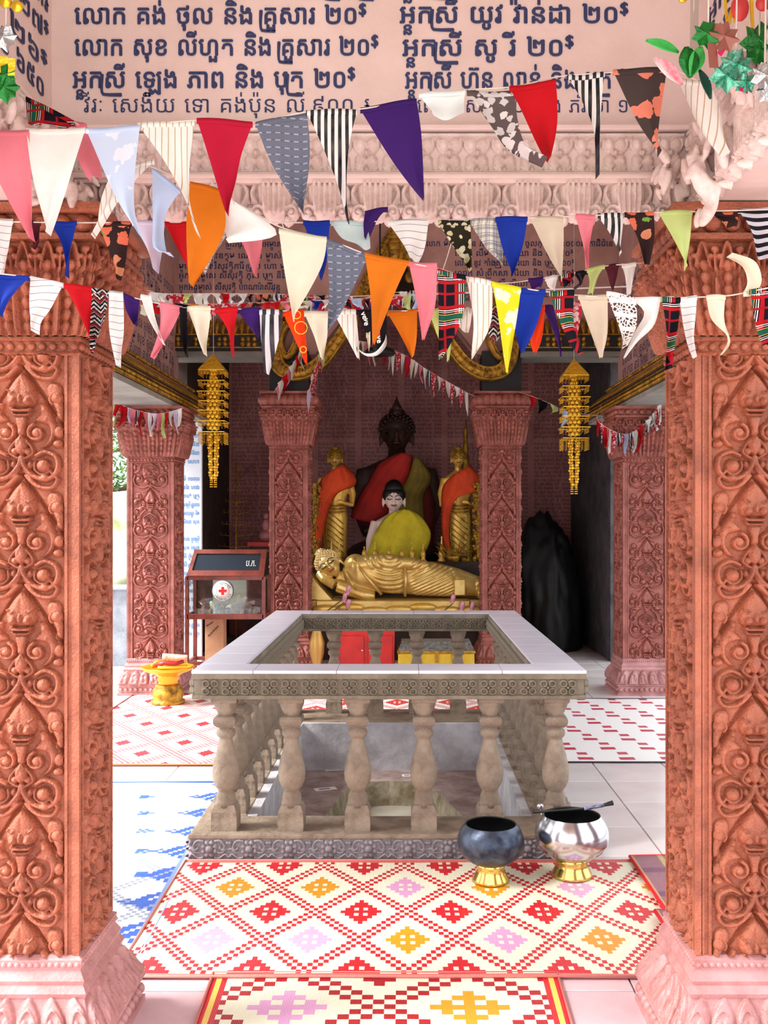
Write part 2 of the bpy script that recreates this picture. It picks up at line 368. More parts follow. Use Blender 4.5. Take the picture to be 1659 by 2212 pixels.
def rf_lfl(n=30):
    r = Relief(3.85, 8.6, n, 32, wrap=False)
    for s in (-1, 1):
        r.dome(1.55, 4.3 + s * 1.7, 1.75, 1.3, 1.75); r.spiral(1.6, 4.3 + s * 1.75, 1.9, 1.0, .4, a0=s * .7, turns=.95, ball=.1)
    r.dome(0, 4.3, .7, 1.5); r.stroke([(-1, .25), (3.9, .25)], .35, 1.0, n=1); r.stroke([(-1, 8.3), (3.9, 8.3)], .35, 1.0, n=1)
    return r.rough(0.06)

MZ, MF = motif_lozenge(), motif_face()

# ------------------------------------------------------------------ carved faces on a flaring profile (capitals, bases)
def flare_face(name, prof, W, Hh, pat, nx, ny, amp=1.0):
    """one of four mitred faces; prof(t)->half width, t from the top 0 to the bottom 1; pat(u cm across full width at top, y cm down) -> Relief"""
    r = pat(W * 50, Hh * 100, nx, ny); H = np.clip(r.height(), 0, 9) * 0.01 * amp
    t = r.Y / r.P; hw = np.vectorize(prof)(t); u = r.X0 / r.hw; e = np.clip((1 - np.abs(u)) * 12, 0, 1); Hc = H * (0.35 + 0.65 * e)
    X = u * (hw + Hc * 0.9); Yo = -(hw + Hc); return grid_mesh(name, X, Yo, -r.Y * 0.01)
def pat_capital(pitch, full=True):
    def f(hw, P, nx, ny):
        r = Relief(hw, P, nx, ny, wrap=False, full=True); n = int(round(2 * hw / pitch)); p = 2 * hw / n
        for k in range(n + 1):
            c = -hw + k * p; 
            # tall pointed leaf between the stems
            cc = c + p / 2
            if k < n:
                r.poly([(cc, P * .30), (cc + p * .17, P * .5), (cc + p * .22, P * .8), (cc + p * .2, P), (cc - p * .2, P), (cc - p * .22, P * .8), (cc - p * .17, P * .5)], 1.3, 1.1, n=2)
                r.stroke([(cc, P * .42), (cc, P * .98)], .35, .7, base=1.2)
                for s in (-1, 1): r.dome(cc + s * p * .17, P * .20, p * .17, 2.6, p * .16)
                r.dome(cc, P * .13, p * .2, 3.0, p * .2); r.stroke([(cc, P * .1), (cc, P * .34)], p * .07, 2.4)
            # stem of stacked curls
            for j in range(6):
                y = P * (.28 + j * .125); r.dome(c, y, p * .24, 2.0 - .1 * j, P * .07); 
            r.stroke([(c, P * .3), (c, P)], p * .16, 1.0, n=1)
            r.stroke([(c - p * .3, P * .30), (c, P * .05), (c + p * .3, P * .30)], p * .09, 2.2)
        return r.rough(.08)
    return f
def pat_lotus(pitch):
    def f(hw, P, nx, ny):
        r = Relief(hw, P, nx, ny, wrap=False, full=True); n = int(round(2 * hw / pitch)); p = 2 * hw / n
        for k in range(n):
            c = -hw + (k + .5) * p
            r.poly([(c - p * .42, P * .98), (c - p * .46, P * .45), (c - p * .2, P * .12), (c, P * .03), (c + p * .2, P * .12), (c + p * .46, P * .45), (c + p * .42, P * .98)], 1.1, 1.0, n=2)
            r.stroke([(c - p * .3, P * .85), (c - p * .3, P * .5), (c, P * .25), (c + p * .3, P * .5), (c + p * .3, P * .85)], .35, .7, base=.9)
            r.dome(c - p * .12, P * .62, p * .15, .9, P * .22, base=.9); r.dome(c + p * .16, P * .55, p * .1, .7, P * .18, base=.9)
        return r.rough(.08)
    return f
def beads_row(b, hw, z, r, n, cx=0, cy=0, k=8):
    for i in range(n):
        u = -hw + (i + .5) * 2 * hw / n
        for a in range(4):
            c, s = [(1, 0), (0, 1), (-1, 0), (0, -1)][a]
            x, y = u, -hw; b.ball((cx + x * c - y * s, cy + x * s + y * c, z), r, k)
def make_pillar(name, W, zb, zs, zc, ztop, capw, kind, panw, Pd, apex, mats, basew, m_label, cat_labels, det=1.0, amp=1.35, topw=None):
    """origin: floor centre. zb base top, zs shaft top (capital foot), zc capital head, ztop abacus top"""
    root = empty(name, **cat_labels); m_sh, m_cap, m_base = mats; h = W / 2
    b = B(); RC = .036 * W; b.frustum(0, 0, [(h - RC - .02, zb - .02), (h - RC - .02, zs + .01)]); q = panw / 2 + .002
    for sx in (-1, 1):
        for sy in (-1, 1): b.box(min(sx * q, sx * h), max(sx * q, sx * h), min(sy * q, sy * h), max(sy * q, sy * h), zb - .02, zs + .01)
    for sx in (-1, 1): b.box(-q, q, min(sx * (h - RC - .024), sx * h), max(sx * (h - RC - .024), sx * h), zs - .012, zs + .01); b.box(min(sx * (h - RC - .024), sx * h), max(sx * (h - RC - .024), sx * h), -q, q, zs - .012, zs + .01)
    g = .012
    for sx in (-1, 1):
        for sy in (-1, 1): b.box(sx * h - g * .5 - .004, sx * h + g * .5 - .004 * 0, sy * h - g * .5, sy * h + g * .5, zb, zs)
    b.build('shaft', m_sh, root)
    # margins: a thin raised fillet each side of the carved panel
    b = B()
    for a in range(4):
        M = Matrix.Rotation(a * math.pi / 2, 4, 'Z')
        for s in (-1, 1):
            b.box(s * (panw / 2 + .008) - .004, s * (panw / 2 + .008) + .004, -h - .006, -h + .004, zb, zs, M)
            b.box(s * (h - .012) - .003, s * (h - .012) + .003, -h - .004, -h + .004, zb, zs, M)
    b.build('panel_fillet', m_sh, root)
    mo = MZ if kind == 'lozenge' else MF
    full = panel_mesh('carved_panel', mo, panw, Pd, amp=amp); full.materials.append(m_sh)
    fr = (zs - .012 - apex) / Pd
    tops = panel_mesh('carved_panel_top', mo, panw, Pd, 1 - fr, 1, amp=amp) if fr > .04 else None
    if tops: tops.materials.append(m_sh)
    z = apex; n = 0; zz = []
    while z - Pd > zb - .01: zz.append(z); z -= Pd
    rem = (z - zb) / Pd
    bot = panel_mesh('carved_panel_foot', mo, panw, Pd, 0, rem, amp=amp) if rem > .04 else None
    if bot: bot.materials.append(m_sh)
    for a in range(4):
        dx, dy = (math.sin(a * math.pi / 2), -math.cos(a * math.pi / 2))
        L = (dx * (h - RC), dy * (h - RC), 0)
        def put(me, z): link('carved_panel', me, None, root, (L[0], L[1], z), (0, 0, a * math.pi / 2))
        if tops: put(tops, zs - .012)
        for z in zz: put(full, z)
        if bot: put(bot, z - Pd if False else zb + rem * Pd)
    # neck beads
    nb = max(9, int(W / .026)); b = B(); b.frustum(0, 0, [(h + .004, zs - .012), (h + .012, zs - .006), (h + .006, zs)]); b.frustum(0, 0, [(h + .006, zs + .026), (h + .016, zs + .03), (h + .012, zs + .04)])
    b.frustum(0, 0, [(h + .002, zs), (h + .004, zs + .03)]); b.build('neck_moulding', m_cap, root)
    b = B(); beads_row(b, h + .008, zs + .013, .011, nb); b.build('bead_row', m_cap, root)
    # capital
    z0 = zs + .04; hc = zc - z0
    prof = lambda t: h + .012 + (capw - h - .012) * (1 - t) ** 0.75 * (1 - .10 * max(0, .25 - t) / .25)
    fm = flare_face('capital_face', prof, 2 * capw, hc, pat_capital(2 * capw * 100 / 7), int(110 * det), int(72 * det), 1.5 * W / .34); fm.materials.append(m_cap)
    for a in range(4): link('capital_face', fm, None, root, (0, 0, zc), (0, 0, a * math.pi / 2))
    tw = topw or capw + .015
    b = B(); b.frustum(0, 0, [(capw - .01, zc - .012), (capw + .012, zc - .004), (capw + .012, zc + .012), (capw - .012, zc + .018)])
    b.frustum(0, 0, [(capw - .012, zc + .01), (capw - .012, ztop - .02)]); b.frustum(0, 0, [(tw, ztop - .024), (tw + .01, ztop - .018), (tw + .01, ztop), (tw, ztop)]); b.build('abacus', m_cap, root)
    rb = (ztop - zc - .04) / 2; b = B(); beads_row(b, capw - .006, zc + .016 + rb, rb * .95, max(8, int(2 * capw / (2.3 * rb))), k=10); b.build('abacus_bead_row', m_cap, root)
    # base
    bh = zb; b = B(); bw = basew
    b.frustum(0, 0, [(bw, 0), (bw, bh * .06), (bw - .012, bh * .08), (bw - .012, bh * .24), (bw + .002, bh * .27), (bw - .006, bh * .31)])
    b.frustum(0, 0, [(h + .03, bh * .66), (h + .034, bh * .70), (h + .022, bh * .76), (h + .026, bh * .80), (h + .012, bh * .88), (h + .016, bh * .97), (h + .002, bh)])
    b.build('base_moulding', m_base, root)
    pf = lambda t: h + .026 + (bw - h - .03) * (t ** 1.5)
    fm = flare_face('base_face', pf, 2 * bw, bh * .38, pat_lotus(2 * bw * 100 / 6), int(96 * det), int(34 * det), 1.5 * W / .34); fm.materials.append(m_base)
    for a in range(4): link('base_face', fm, None, root, (0, 0, bh * .68), (0, 0, a * math.pi / 2))
    b = B(); beads_row(b, bw - .010, bh * .16, bh * .055, 12); beads_row(b, h + .012, bh * .925, bh * .03, int(W / .016), k=6); b.build('base_bead_row', m_base, root)
    return root

front = make_pillar('carved_pillar', .302, .31, 1.955, 2.245, 2.335, .22, 'lozenge', .226, .298, 1.917, (TERRA, TERRA, ROSE), .235, '',
    dict(label='terracotta carved pillar on the left of the entrance, nearest the viewer', cat='pillar', group='carved terracotta entrance pillars'), det=1.3)
front.location = (-1.045, 2.868, 0)
f2 = copy_tree(front, (.952, 2.868, 0)); tag(f2, label='terracotta carved pillar on the right of the entrance beside the folded red-edged mat')
mid = make_pillar('carved_pillar', .372, .33, 2.205, 2.62, 2.78, .26, 'lozenge', .285, .372, 2.09, (TERRA_PINK, TERRA_PINK, TERRA_PINK), .26, '',
    dict(label='red carved pillar beside the donation cabinet, left of the reclining golden statue', cat='pillar', group='carved inner pillars of the shrine'), det=.8)
mid.location = (-1.178, 10.27, 0)
m2 = copy_tree(mid, (.98, 10.27, 0)); tag(m2, label='red carved pillar between the reclining golden statue and the dark rock')
side = make_pillar('carved_pillar', .385, .31, 1.985, 2.36, 2.45, .27, 'face', .30, .4255, 1.765, (TERRA_PINK, TERRA_PINK, ROSE), .265, '',
    dict(label='rose carved pillar with mask faces behind the gold offering stand', cat='pillar', group='carved side pillars with masks'), det=.8)
side.location = (-2.17, 8.68, 0)
s2 = copy_tree(side, (2.06, 8.68, 0)); tag(s2, label='rose carved pillar with mask faces at the right side of the hall')

# ------------------------------------------------------------------ lettering (font glyphs composed by hand; {x} hangs x below the letter before)
GL = {}
def glyph(ch, off):
    off = 0
    k = (ch, off)
    if k in GL: return GL[k]
    def ev(s):
        cu = bpy.data.curves.new('tmp', 'FONT'); cu.body = s; cu.size = 1; cu.resolution_u = 2; cu.offset = off; cu.fill_mode = 'FRONT'
        o = bpy.data.objects.new('tmp', cu); COL.objects.link(o); dg = bpy.context.evaluated_depsgraph_get()
        me = bpy.data.meshes.new_from_object(o.evaluated_get(dg)); v = np.array([p.co[:2] for p in me.vertices]).reshape(-1, 2); f = [tuple(p.vertices) for p in me.polygons]
        bpy.data.objects.remove(o); bpy.data.curves.remove(cu); bpy.data.meshes.remove(me); return v, f
    v, f = ev(ch); 
    a = ev(ch + '|')[0]; b0 = ev('|')[0]; adv = (a[:, 0].max() - b0[:, 0].max()) if len(a) else .3
    GL[k] = (v, f, max(adv, 0)); return GL[k]
SPACE = .34
def compose(s, off=.008):
    V = []; Fc = []; pen = 0; last = (0, .5); n = 0; i = 0
    def put(v, f):
        nonlocal n
        V.append(v); Fc.extend(tuple(q + n for q in t) for t in f); n += len(v)
    while i < len(s):
        c = s[i]
        if c == ' ': pen += SPACE; i += 1; continue
        if c == '{':
            j = s.index('}', i); v, f, a = glyph(s[i + 1:j], off * 1.3)
            if len(v):
                if s[i + 1:j] == 'រ':      # the hook that wraps the letter from the left
                    w = last[1] + .12; t = np.linspace(0, 1, 9); x0 = last[0] - .06
                    path = np.stack([x0 + np.interp(t, [0, .25, .6, 1], [0, -.02, 0, w * .75]), np.interp(t, [0, .3, .65, 1], [.5, .0, -.26, -.26])], 1)
                    o = np.array([.028 + off, 0]); o2 = np.array([0, .03 + off]); L = path - np.outer(1 - t, o) - np.outer(t, o2); Rr = path + np.outer(1 - t, o) + np.outer(t, o2)
                    vv = np.concatenate([L, Rr]); put(vv, [(k, k + 1, k + 10, k + 9) for k in range(8)])
                else:
                    w = v[:, 0].max() - v[:, 0].min(); sc_ = min(.62, last[1] / max(w, .1) * .95); vv = (v - [(v[:, 0].max() + v[:, 0].min()) / 2, v[:, 1].max()]) * sc_
                    put(vv + [last[0] + last[1] / 2, -.07], f)
            i = j + 1; continue
        if c == '^':                        # raised small sign
            v, f, a = glyph(s[i + 1], off); put(v * .62 + [pen, .34], f); pen += a * .62; i += 2; continue
        v, f, a = glyph(c, off)
        if len(v): put(v + [pen, 0], f)
        if a > .12: last = (pen, a)
        pen += a; i += 1
    VV = np.concatenate(V) if V else np.zeros((0, 2))
    if off > .011 and len(VV):
        F0 = list(Fc); V0 = VV; m_ = len(V0); o_ = min(off, .022)
        for q, (ax, ay) in enumerate([(o_, 0), (-o_, 0), (0, o_), (0, -o_)]): VV = np.concatenate([VV, V0 + [ax, ay]]); Fc = Fc + [tuple(t + (q + 1) * m_ for t in f) for f in F0]
    return VV, Fc, pen
def text_obj(name, s, p0, ux, height, m, parent=None, width=None, off=.012, uz=Vector((0, 0, 1)), stretch=True):
    """p0 baseline left, ux unit direction; height = size of the font em; width: fit length"""
    v, f, w = compose(s, off); k = height; kx = (width / w) if width else k
    nv = len(v) // 5 if off > .011 else len(v) + 1; nd = ux.cross(uz); P = [Vector(p0) + ux * (a * kx) + uz * (b * k) + nd * (.0004 * (i // nv)) for i, (a, b) in enumerate(v)]
    me = mesh_np(name, P, f, False); return link(name, me, m, parent)

# ------------------------------------------------------------------ setting: floors
slab = B(); slab.box(-2.75, 2.75, -1.0, 13.2, -.3, -.012)
# the sunken basin needs a hole: build the slab as four pieces round it instead
BX0, BX1, BY0, BY1 = -.74, .60, 4.62, 6.75
slab = B()
slab.box(-2.75, 2.75, -1.0, BY0, -.8, -.012); slab.box(-2.75, 2.75, BY1, 13.2, -.8, -.012); slab.box(-2.75, BX0, BY0, BY1, -.8, -.012); slab.box(BX1, 2.75, BY0, BY1, -.8, -.012)
floor = struct(slab.build('floor', GROUT))
ts = .42; tm = B().box(-ts / 2 + .003, ts / 2 - .003, -ts / 2 + .003, ts / 2 - .003, -.014, 0, c=.002).mesh('tile'); tm.materials.append(FTILE)
tp = B().box(-ts / 2 + .003, ts / 2 - .003, -ts / 2 + .003, ts / 2 - .003, -.014, 0, c=.002).mesh('tile'); tp.materials.append(PTILE)
for j in range(27):
    y = -.2 + ts * (j + .5)
    for i in range(-6, 7):
        x = .1 + ts * i
        if abs(x) > 2.6: continue
        if -.95 < x < .8 and 4.3 < y < 7.2: continue
        if y > 9.4 and (abs(x) > 2.3): continue
        link('tile', tp if y < 3.5 else tm, None, floor, (x, y, 0))
ground = struct(B().box(-40, 40, -20, 60, -.9, -.35).build('ground', GROUNDM))
terr = B().box(-9, -2.76, 1, 14, -.4, -.03).box(2.76, 9, 1, 14, -.4, -.03).build('ground_terrace', CONC); struct(terr)

# ------------------------------------------------------------------ setting: porch lintel with lettering
LY = 2.80
lint = B(); lint.box(-1.4, 1.25, LY, 3.04, 2.585, 4.7); lint.box(-1.4, 1.25, LY - .02, 3.04, 2.43, 2.585); lint.box(-1.4, 1.25, LY - .006, LY + .05, 2.372, 2.44)
lint.box(-.995, .80, LY - .045, LY, 2.577, 2.592); lint.box(-.995, .80, LY - .05, LY, 2.428, 2.458); lint.box(-.995, .80, LY - .06, LY, 2.438, 2.450)
wall_front = struct(lint.build('wall_front', PINKWALL, bev=.003))
fl = panel_mesh('flower', rf_lfl(), .077, .110, amp=1.7); fl.materials.append(STUCCO)
x = -.955
while x < .80: link('flower', fl, None, wall_front, (x, LY - .018, 2.572)); x += .077
pt = panel_mesh('petal', rf_petal(), .138, .124, amp=1.35, cut=.055); pt.materials.append(STUCCO)
x = -.925
while x < .80: link('petal', pt, None, wall_front, (x, LY - .012, 2.436)); x += .1405
# porch side walls
WL, WR = -.995, .815
for nm, s, xf in (('wall_left', -1, WL), ('wall_right', 1, WR)):
    b = B(); xo = xf + s * .28; b.box(min(xf, xo), max(xf, xo), -1.2, LY, 2.60, 4.0)
    for d_, z0, z1 in ((.03, 2.577, 2.592), (.02, 2.43, 2.60), (.05, 2.428, 2.458)):
        xi = xf - s * d_; b.box(min(xi, xo), max(xi, xo), .9, LY, z0, z1)
    b.box(min(xf - s * .01, xo), max(xf - s * .01, xo), .9, LY, 2.34, 2.45)
    w = struct(b.build(nm, PINKWALL, bev=.003)); 
    y = LY - .06
    while y > 1.0:
        link('flower', fl, None, w, (xf - s * .018, y, 2.572), (0, 0, s * math.pi / 2 * -1 if s < 0 else -math.pi / 2 * -1 * -1)); y -= .077
    y = LY - .09
    while y > 1.0:
        link('petal', pt, None, w, (xf - s * .006, y, 2.436), (0, 0, math.pi / 2 if s < 0 else -math.pi / 2)); y -= .1405
    if s < 0: WALL_L = w
    else: WALL_R = w
# fix flower facing: left wall's relief faces +X, right wall's faces -X
for o in WALL_L.children: o.rotation_euler = (0, 0, math.pi / 2)
for o in WALL_R.children: o.rotation_euler = (0, 0, -math.pi / 2)
proof = struct(B().box(-1.5, 1.4, -2.6, 3.1, 4.0, 4.1).build('ceiling_porch', CEILM))  # unseen stretch over the viewer, lengthened to cut light from above

UX = Vector((1, 0, 0))
def wall_line(s, px0, px1, py, Y, size, m, parent, off=.014):
    a = at(px0, py, Y); b = at(px1, py, Y); text_obj('lettering', s, a, UX, size, m, parent, width=(b - a).length, off=off)
TY = LY - .0015; k = TY / F
L1 = [("េលាក គង់ ថុល និង គ{រ}{ួ}សារ ២០^$", 160, 792, 52), ("េលាក សុខ លីហួត និង គ{រ}ួសារ ២០^$", 160, 818, 120), ("អ{ន}កស{រ}ី េឡង ភាព និង បុត{រ} ២០^$", 156, 768, 190)]
L1[0] = ("េលាក គង់ ថុល និង គ{រ}ួសារ ២០^$", 160, 792, 52)
for s, a, b_, y in L1: wall_line(s, a, b_, y, TY, 58 * k, NAVY, wall_front, .022)
wall_line("វីរៈ េសង៉ីយ េទា គង់ប៉ុន លី.៩០០ ៛", 180, 800, 243, TY, 50 * k, NAVY, wall_front, .004)
for s, a, b_, y in [("អ{ន}កស{រ}ី យូវ វ៉ាន់ដា ២០^$", 862, 1358, 50), ("អ{ន}កស{រ}ី សូ រី ២០^$", 868, 1240, 121), ("អ{ន}កស{រ}ី ហ៊ុន លាន់ និង បុត{រ} ២០^$", 874, 1420, 191)]:
    wall_line(s, a, b_, y, TY, 58 * k, NAVY, wall_front, .022)
wall_line("េលាក សំ េលីយ និង ភរិយា ១០^$", 900, 1400, 243, TY, 46 * k, NAVY, wall_front, .004)
wall_line("ឧបាសក និង ឧបាសិកា គ{រ}ប់គ{រ}ួសារ", 200, 900, -16, TY, 58 * k, NAVY, wall_front, .022)
wall_line("អ{ន}កស{រ}ី េហង ស៊ីណា ៥០^$", 862, 1400, -18, TY, 58 * k, NAVY, wall_front, .022)
for s, y0, y1, z in [("េលាកស{រ}ី ហុង គ{រ}ួសារ ២៣៛", 1.75, 2.775, 2.905), ("ឧកញ៉ា សំ ចាន់េត{រ} ២៧^$", 1.75, 2.775, 2.82), ("អុំ នួន េហង ២៦^$", 1.75, 2.765, 2.73), ("យាយ ឡុង សារុប ៦៥០", 1.8, 2.745, 2.655)]:
    text_obj('lettering', s, (WL + .0015, y0, z), Vector((0, 1, 0)), 58 * k, NAVY, WALL_L, width=y1 - y0, off=.02)
for s, y0, y1, z in [("េលាក គឹម ហួត ៤០^$", 2.65, 1.7, 2.9), ("អ{ន}កស{រ}ី លី ម៉ុម ២០^$", 2.68, 1.7, 2.82), ("េលាក េសា វុធ ១០០^$", 2.66, 1.7, 2.74)]:
    text_obj('lettering', s, (WR - .0015, y0, z), Vector((0, -1, 0)), 54 * k, NAVY, WALL_R, width=y0 - y1, off=.016)

# rough stucco leaf ornaments hanging at the two corners
def stucco_lump(name, pts, seed, label, s=1.0):
    rr = random.Random(seed); root = empty(name, pts[0][0], label=label, cat='ornament', group='stucco leaf ornaments under the porch walls'); base = Vector(pts[0][0]); b = B()
    for p, r, dx, dy, dz in pts:
        p = Vector(p)
        for k in range(14):
            q = p + Vector((rr.uniform(-dx, dx), rr.uniform(-dy, dy), rr.uniform(-dz, dz)))
            M = Matrix.Rotation(rr.uniform(-.7, .7), 3, 'Y') @ Matrix.Rotation(rr.uniform(-.5, .5), 3, 'X')
            b.ball(q - base, r * rr.uniform(.6, 1.1), 8, .5, .6, 1.35, M)
    o = b.build('leaf_cluster', STUCCO, root); r_ = o.modifiers.new('fuse', 'REMESH'); r_.mode = 'VOXEL'; r_.voxel_size = .006; r_.use_smooth_shade = True
    return root
stucco_lump('stucco_ornament', [((.77, 2.45, 2.44), .034, .04, .2, .08), ((.75, 2.52, 2.34), .034, .035, .05, .08), ((.78, 2.3, 2.42), .036, .03, .12, .08), ((.72, 2.66, 2.42), .026, .05, .05, .05)], 3, 'rough pink stucco leaves over the right pillar head')
stucco_lump('stucco_ornament', [((-.95, 2.5, 2.44), .034, .035, .2, .06), ((-.9, 2.66, 2.40), .028, .06, .04, .05)], 4, 'rough pink stucco leaves over the left pillar head')

# ------------------------------------------------------------------ setting: hall walls, beams, ceiling
for nm, xa, xb in (('beam_left', -2.9, -2.42), ('beam_right', 2.28, 2.76)):
    pass
def side_beam(nm, s, xi, xo, y0, y1):
    """plain soffit, black and gold ledge, lettered wall above. xi = inner edge of the ledge, xo = inner face of the wall"""
    b = B(); o = s * .45
    b.box(min(xi, xo + o), max(xi, xo + o), y0, y1, 2.45, 2.49)
    w = struct(b.build(nm, SOFFM))
    b = B(); xx = [xi, xo + o]; b.box(min(xx), max(xx), y0, y1, 2.492, 2.60); b.build('dark_band', BLACKIN, w)
    b = B(); n = int((y1 - y0) / .034)
    for i in range(n):
        y = y0 + (i + .5) * (y1 - y0) / n
        for z in (2.515, 2.545): b.ball((xi - s * .004, y, z), .014, 6)
    for z in (2.497, 2.57): b.box(min(xi - s * .012, xi), max(xi - s * .012, xi), y0, y1, z, z + .008)
    o_ = b.build('gold_bead_row', OGOLD, w); o_['kind'] = 'stuff'
    b = B(); n = int((y1 - y0) / .05)
    for i in range(n):
        y = y0 + (i + .5) * (y1 - y0) / n
        M = Matrix.Rotation(s * .9, 3, 'Y'); b.ball((xi + s * .10, y, 2.69), .03, 8, .5, .75, 4.0, M); b.ball((xi + s * .03, y, 2.60), .018, 6)
        b.ball((xi + s * .18, y, 2.79), .017, 6)
    o_ = b.build('gold_leaf_row', OGOLD, w); o_['kind'] = 'stuff'
    xf = [xo, xo + o]; b = B(); b.box(min(xf), max(xf), y0, y1, 2.6, 4.7); b.build('upper_wall', INWALL, w)
    return w
BL = side_beam('beam_left', -1, -1.96, -2.30, 3.04, 10.1)
BR = side_beam('beam_right', 1, 1.86, 2.16, 3.04, 10.1)
names_ = ["េលាក", "អ{ន}កស{រ}ី", "និង", "ភរិយា", "បុត{រ}", "សុខ", "វណ{ណ}ា", "គឹម", "ហេង", "លី", "សំ", "េសាម", "ចាន់", "ធារ៉ា", "មុំ", "រតនា", "គ{រ}ួសារ", "១០០០៛", "៥០០៛", "២០^$", "ភ{ន}ំេពញ", "កណ{ត}ាល", "ចូលបុណ{យ}"]
for z in (3.72, 3.58, 3.44, 3.30, 3.16, 3.02, 2.90):
    s = ' '.join(R.choice(names_) for _ in range(7)); text_obj('lettering', s, (-2.299, 7.7, z), Vector((0, 1, 0)), .13, NAVY, BL, width=2.2, off=.006)
    s = ' '.join(R.choice(names_) for _ in range(7)); text_obj('lettering', s, (2.159, 9.9, z), Vector((0, -1, 0)), .13, NAVY, BR, width=2.2, off=.006)
# front corner piers that carry the side beams near the porch (outside the frame)
for xx in (-2.17, 2.06):
    p = copy_tree(side, (xx, 3.6, 0)); tag(p, label='rose carved pillar under the %s hall beam, next to the porch' % ('left' if xx < 0 else 'right'))

# the inner lintel over the shrine front, with a pointed opening in its middle
Y2 = 10.12
W2L, W2R = -2.46, 2.3
b = B()
pts = [(W2L, 3.17), (-.92, 3.17), (-.70, 3.45), (-.30, 3.95), (-.07, 4.25), (.16, 3.95), (.52, 3.45), (.74, 3.17), (W2R, 3.17), (W2R, 4.7), (W2L, 4.7)]
n = len(pts); v = [(x, Y2 + .02, z) for x, z in pts] + [(x, Y2 + .30, z) for x, z in pts]
f = [tuple(range(n)), tuple(range(2 * n - 1, n - 1, -1))] + [(i, i + n, (i + 1) % n + n, (i + 1) % n) for i in range(n)]
b.add(v, f); wall_inner = struct(b.build('wall_back', INWALL))
for side_, x0, x1 in ((-1, W2L + .1, -1.36), (1, 1.16, W2R)):
    b = B(); b.box(x0, x1, Y2 - .12, Y2 + .3, 3.13, 3.20); b.build('ledge_soffit', SOFFM, wall_inner)
    b = B(); b.box(x0, x1, Y2 - .16, Y2 + .02, 3.18, 3.34); b.build('dark_band', BLACKIN, wall_inner)
    b = B(); n = int((x1 - x0) / .058)
    for i in range(n):
        xx = x0 + (i + .5) * (x1 - x0) / n
        if i % 4 != 3:
            b.ball((xx, Y2 - .165, 3.245), .026, 8)
            b.ball((xx, Y2 - .165, 3.295), .026, 8)
    for z in (3.335, 3.205): b.box(x0, x1, Y2 - .17, Y2 - .1, z, z + .012)
    o_ = b.build('gold_bead_row', OGOLD, wall_inner); o_['kind'] = 'stuff'
    b = B(); n = int((x1 - x0) / .06)
    for i in range(n):
        xx = x0 + (i + .5) * (x1 - x0) / n; b.ball((xx, Y2 - .10, 3.44), .034, 8, .8, .8, 2.8, Matrix.Rotation(-.5, 3, 'X')); b.ball((xx, Y2 - .13, 3.36), .02, 6)
    o_ = b.build('gold_leaf_row', OGOLD, wall_inner); o_['kind'] = 'stuff'
TL2 = [("ព{រ}ះករុណា ជាអម{ច}ាស់ជីវិត", 490, 640, 533), ("សេម{ត}ចពេ{រ}ះឧត{ត}ម េណ រ៉ុង ម{ច}ាស់ក្សត{រ}", 400, 650, 558), ("ម{ច}ាស់ក{ស}ត{រ} ស៊ីសុវត{ថ}ិការី បុ{រ}ស េហា ម{ច}ាស", 386, 640, 581), ("អ{ន}កអង{គ}ម{ច}ាស់ ស៊ីសុវត{ថ}ិ កុល បុត{រ} និង អ{ន}ក", 386, 650, 601), ("អ{ន}កអង{គ}ម{ច}ាស់ ស៊ីសុវត{ថ}ិ ប៉េាណារ៉ាសិរីវុឌ{ឍ}", 386, 606, 626), ("អ{ន}កឧកញ៉ា និង េលាកជំទាវ", 500, 620, 652)]
k2 = (Y2 + .0) / F
for s, a, b_, y in TL2: wall_line(s, a, b_, y, Y2 + .018, 18 * k2, NAVY, wall_inner, .014)
for s, a, b_, y in [("េលាក ម៉ក់ សាខន ភរិយា និង បុត{រ} ចូលកុសល ៤០០០៛ េកាដ៉ិដ៉េន", 915, 1325, 532), ("េលាក លឹម សុីថា ភរិយា និង បុត{រ} ៥០^$", 982, 1238, 553), ("េលាក ខូវ តាំងស{រ}ុយ ភរិយា និង បុត{រ} ៥០០^$", 982, 1240, 574), ("េលាក សំ ព{រ}ឹកសា ភរិយា និង បុត{រ} ៥០^$", 982, 1240, 596), ("េលាក ហុង សុី ភរិយា និង បុត{រ} ៥០^$", 990, 1240, 618), ("អ{ន}កស{រ}ី គឹម នួន ១០០^$", 1000, 1240, 642)]:
    wall_line(s, a, b_, y, Y2 + .018, 18 * k2, NAVY, wall_inner, .014)
struct(B().box(-3, 3, 2.9, 10.5, 4.7, 4.8).build('ceiling', CEILM))

# shrine room behind
YB = 12.9
back = struct(B().box(-2.5, 2.4, YB, YB + .2, -.02, 4.4).build('wall_shrine_back', SHRINEWALL))
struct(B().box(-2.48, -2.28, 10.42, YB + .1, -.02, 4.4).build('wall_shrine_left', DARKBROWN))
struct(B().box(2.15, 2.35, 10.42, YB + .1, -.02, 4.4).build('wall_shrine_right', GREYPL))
struct(B().box(-2.6, 2.5, 10.4, YB + .2, 4.3, 4.45).build('ceiling_shrine', DARKBROWN))
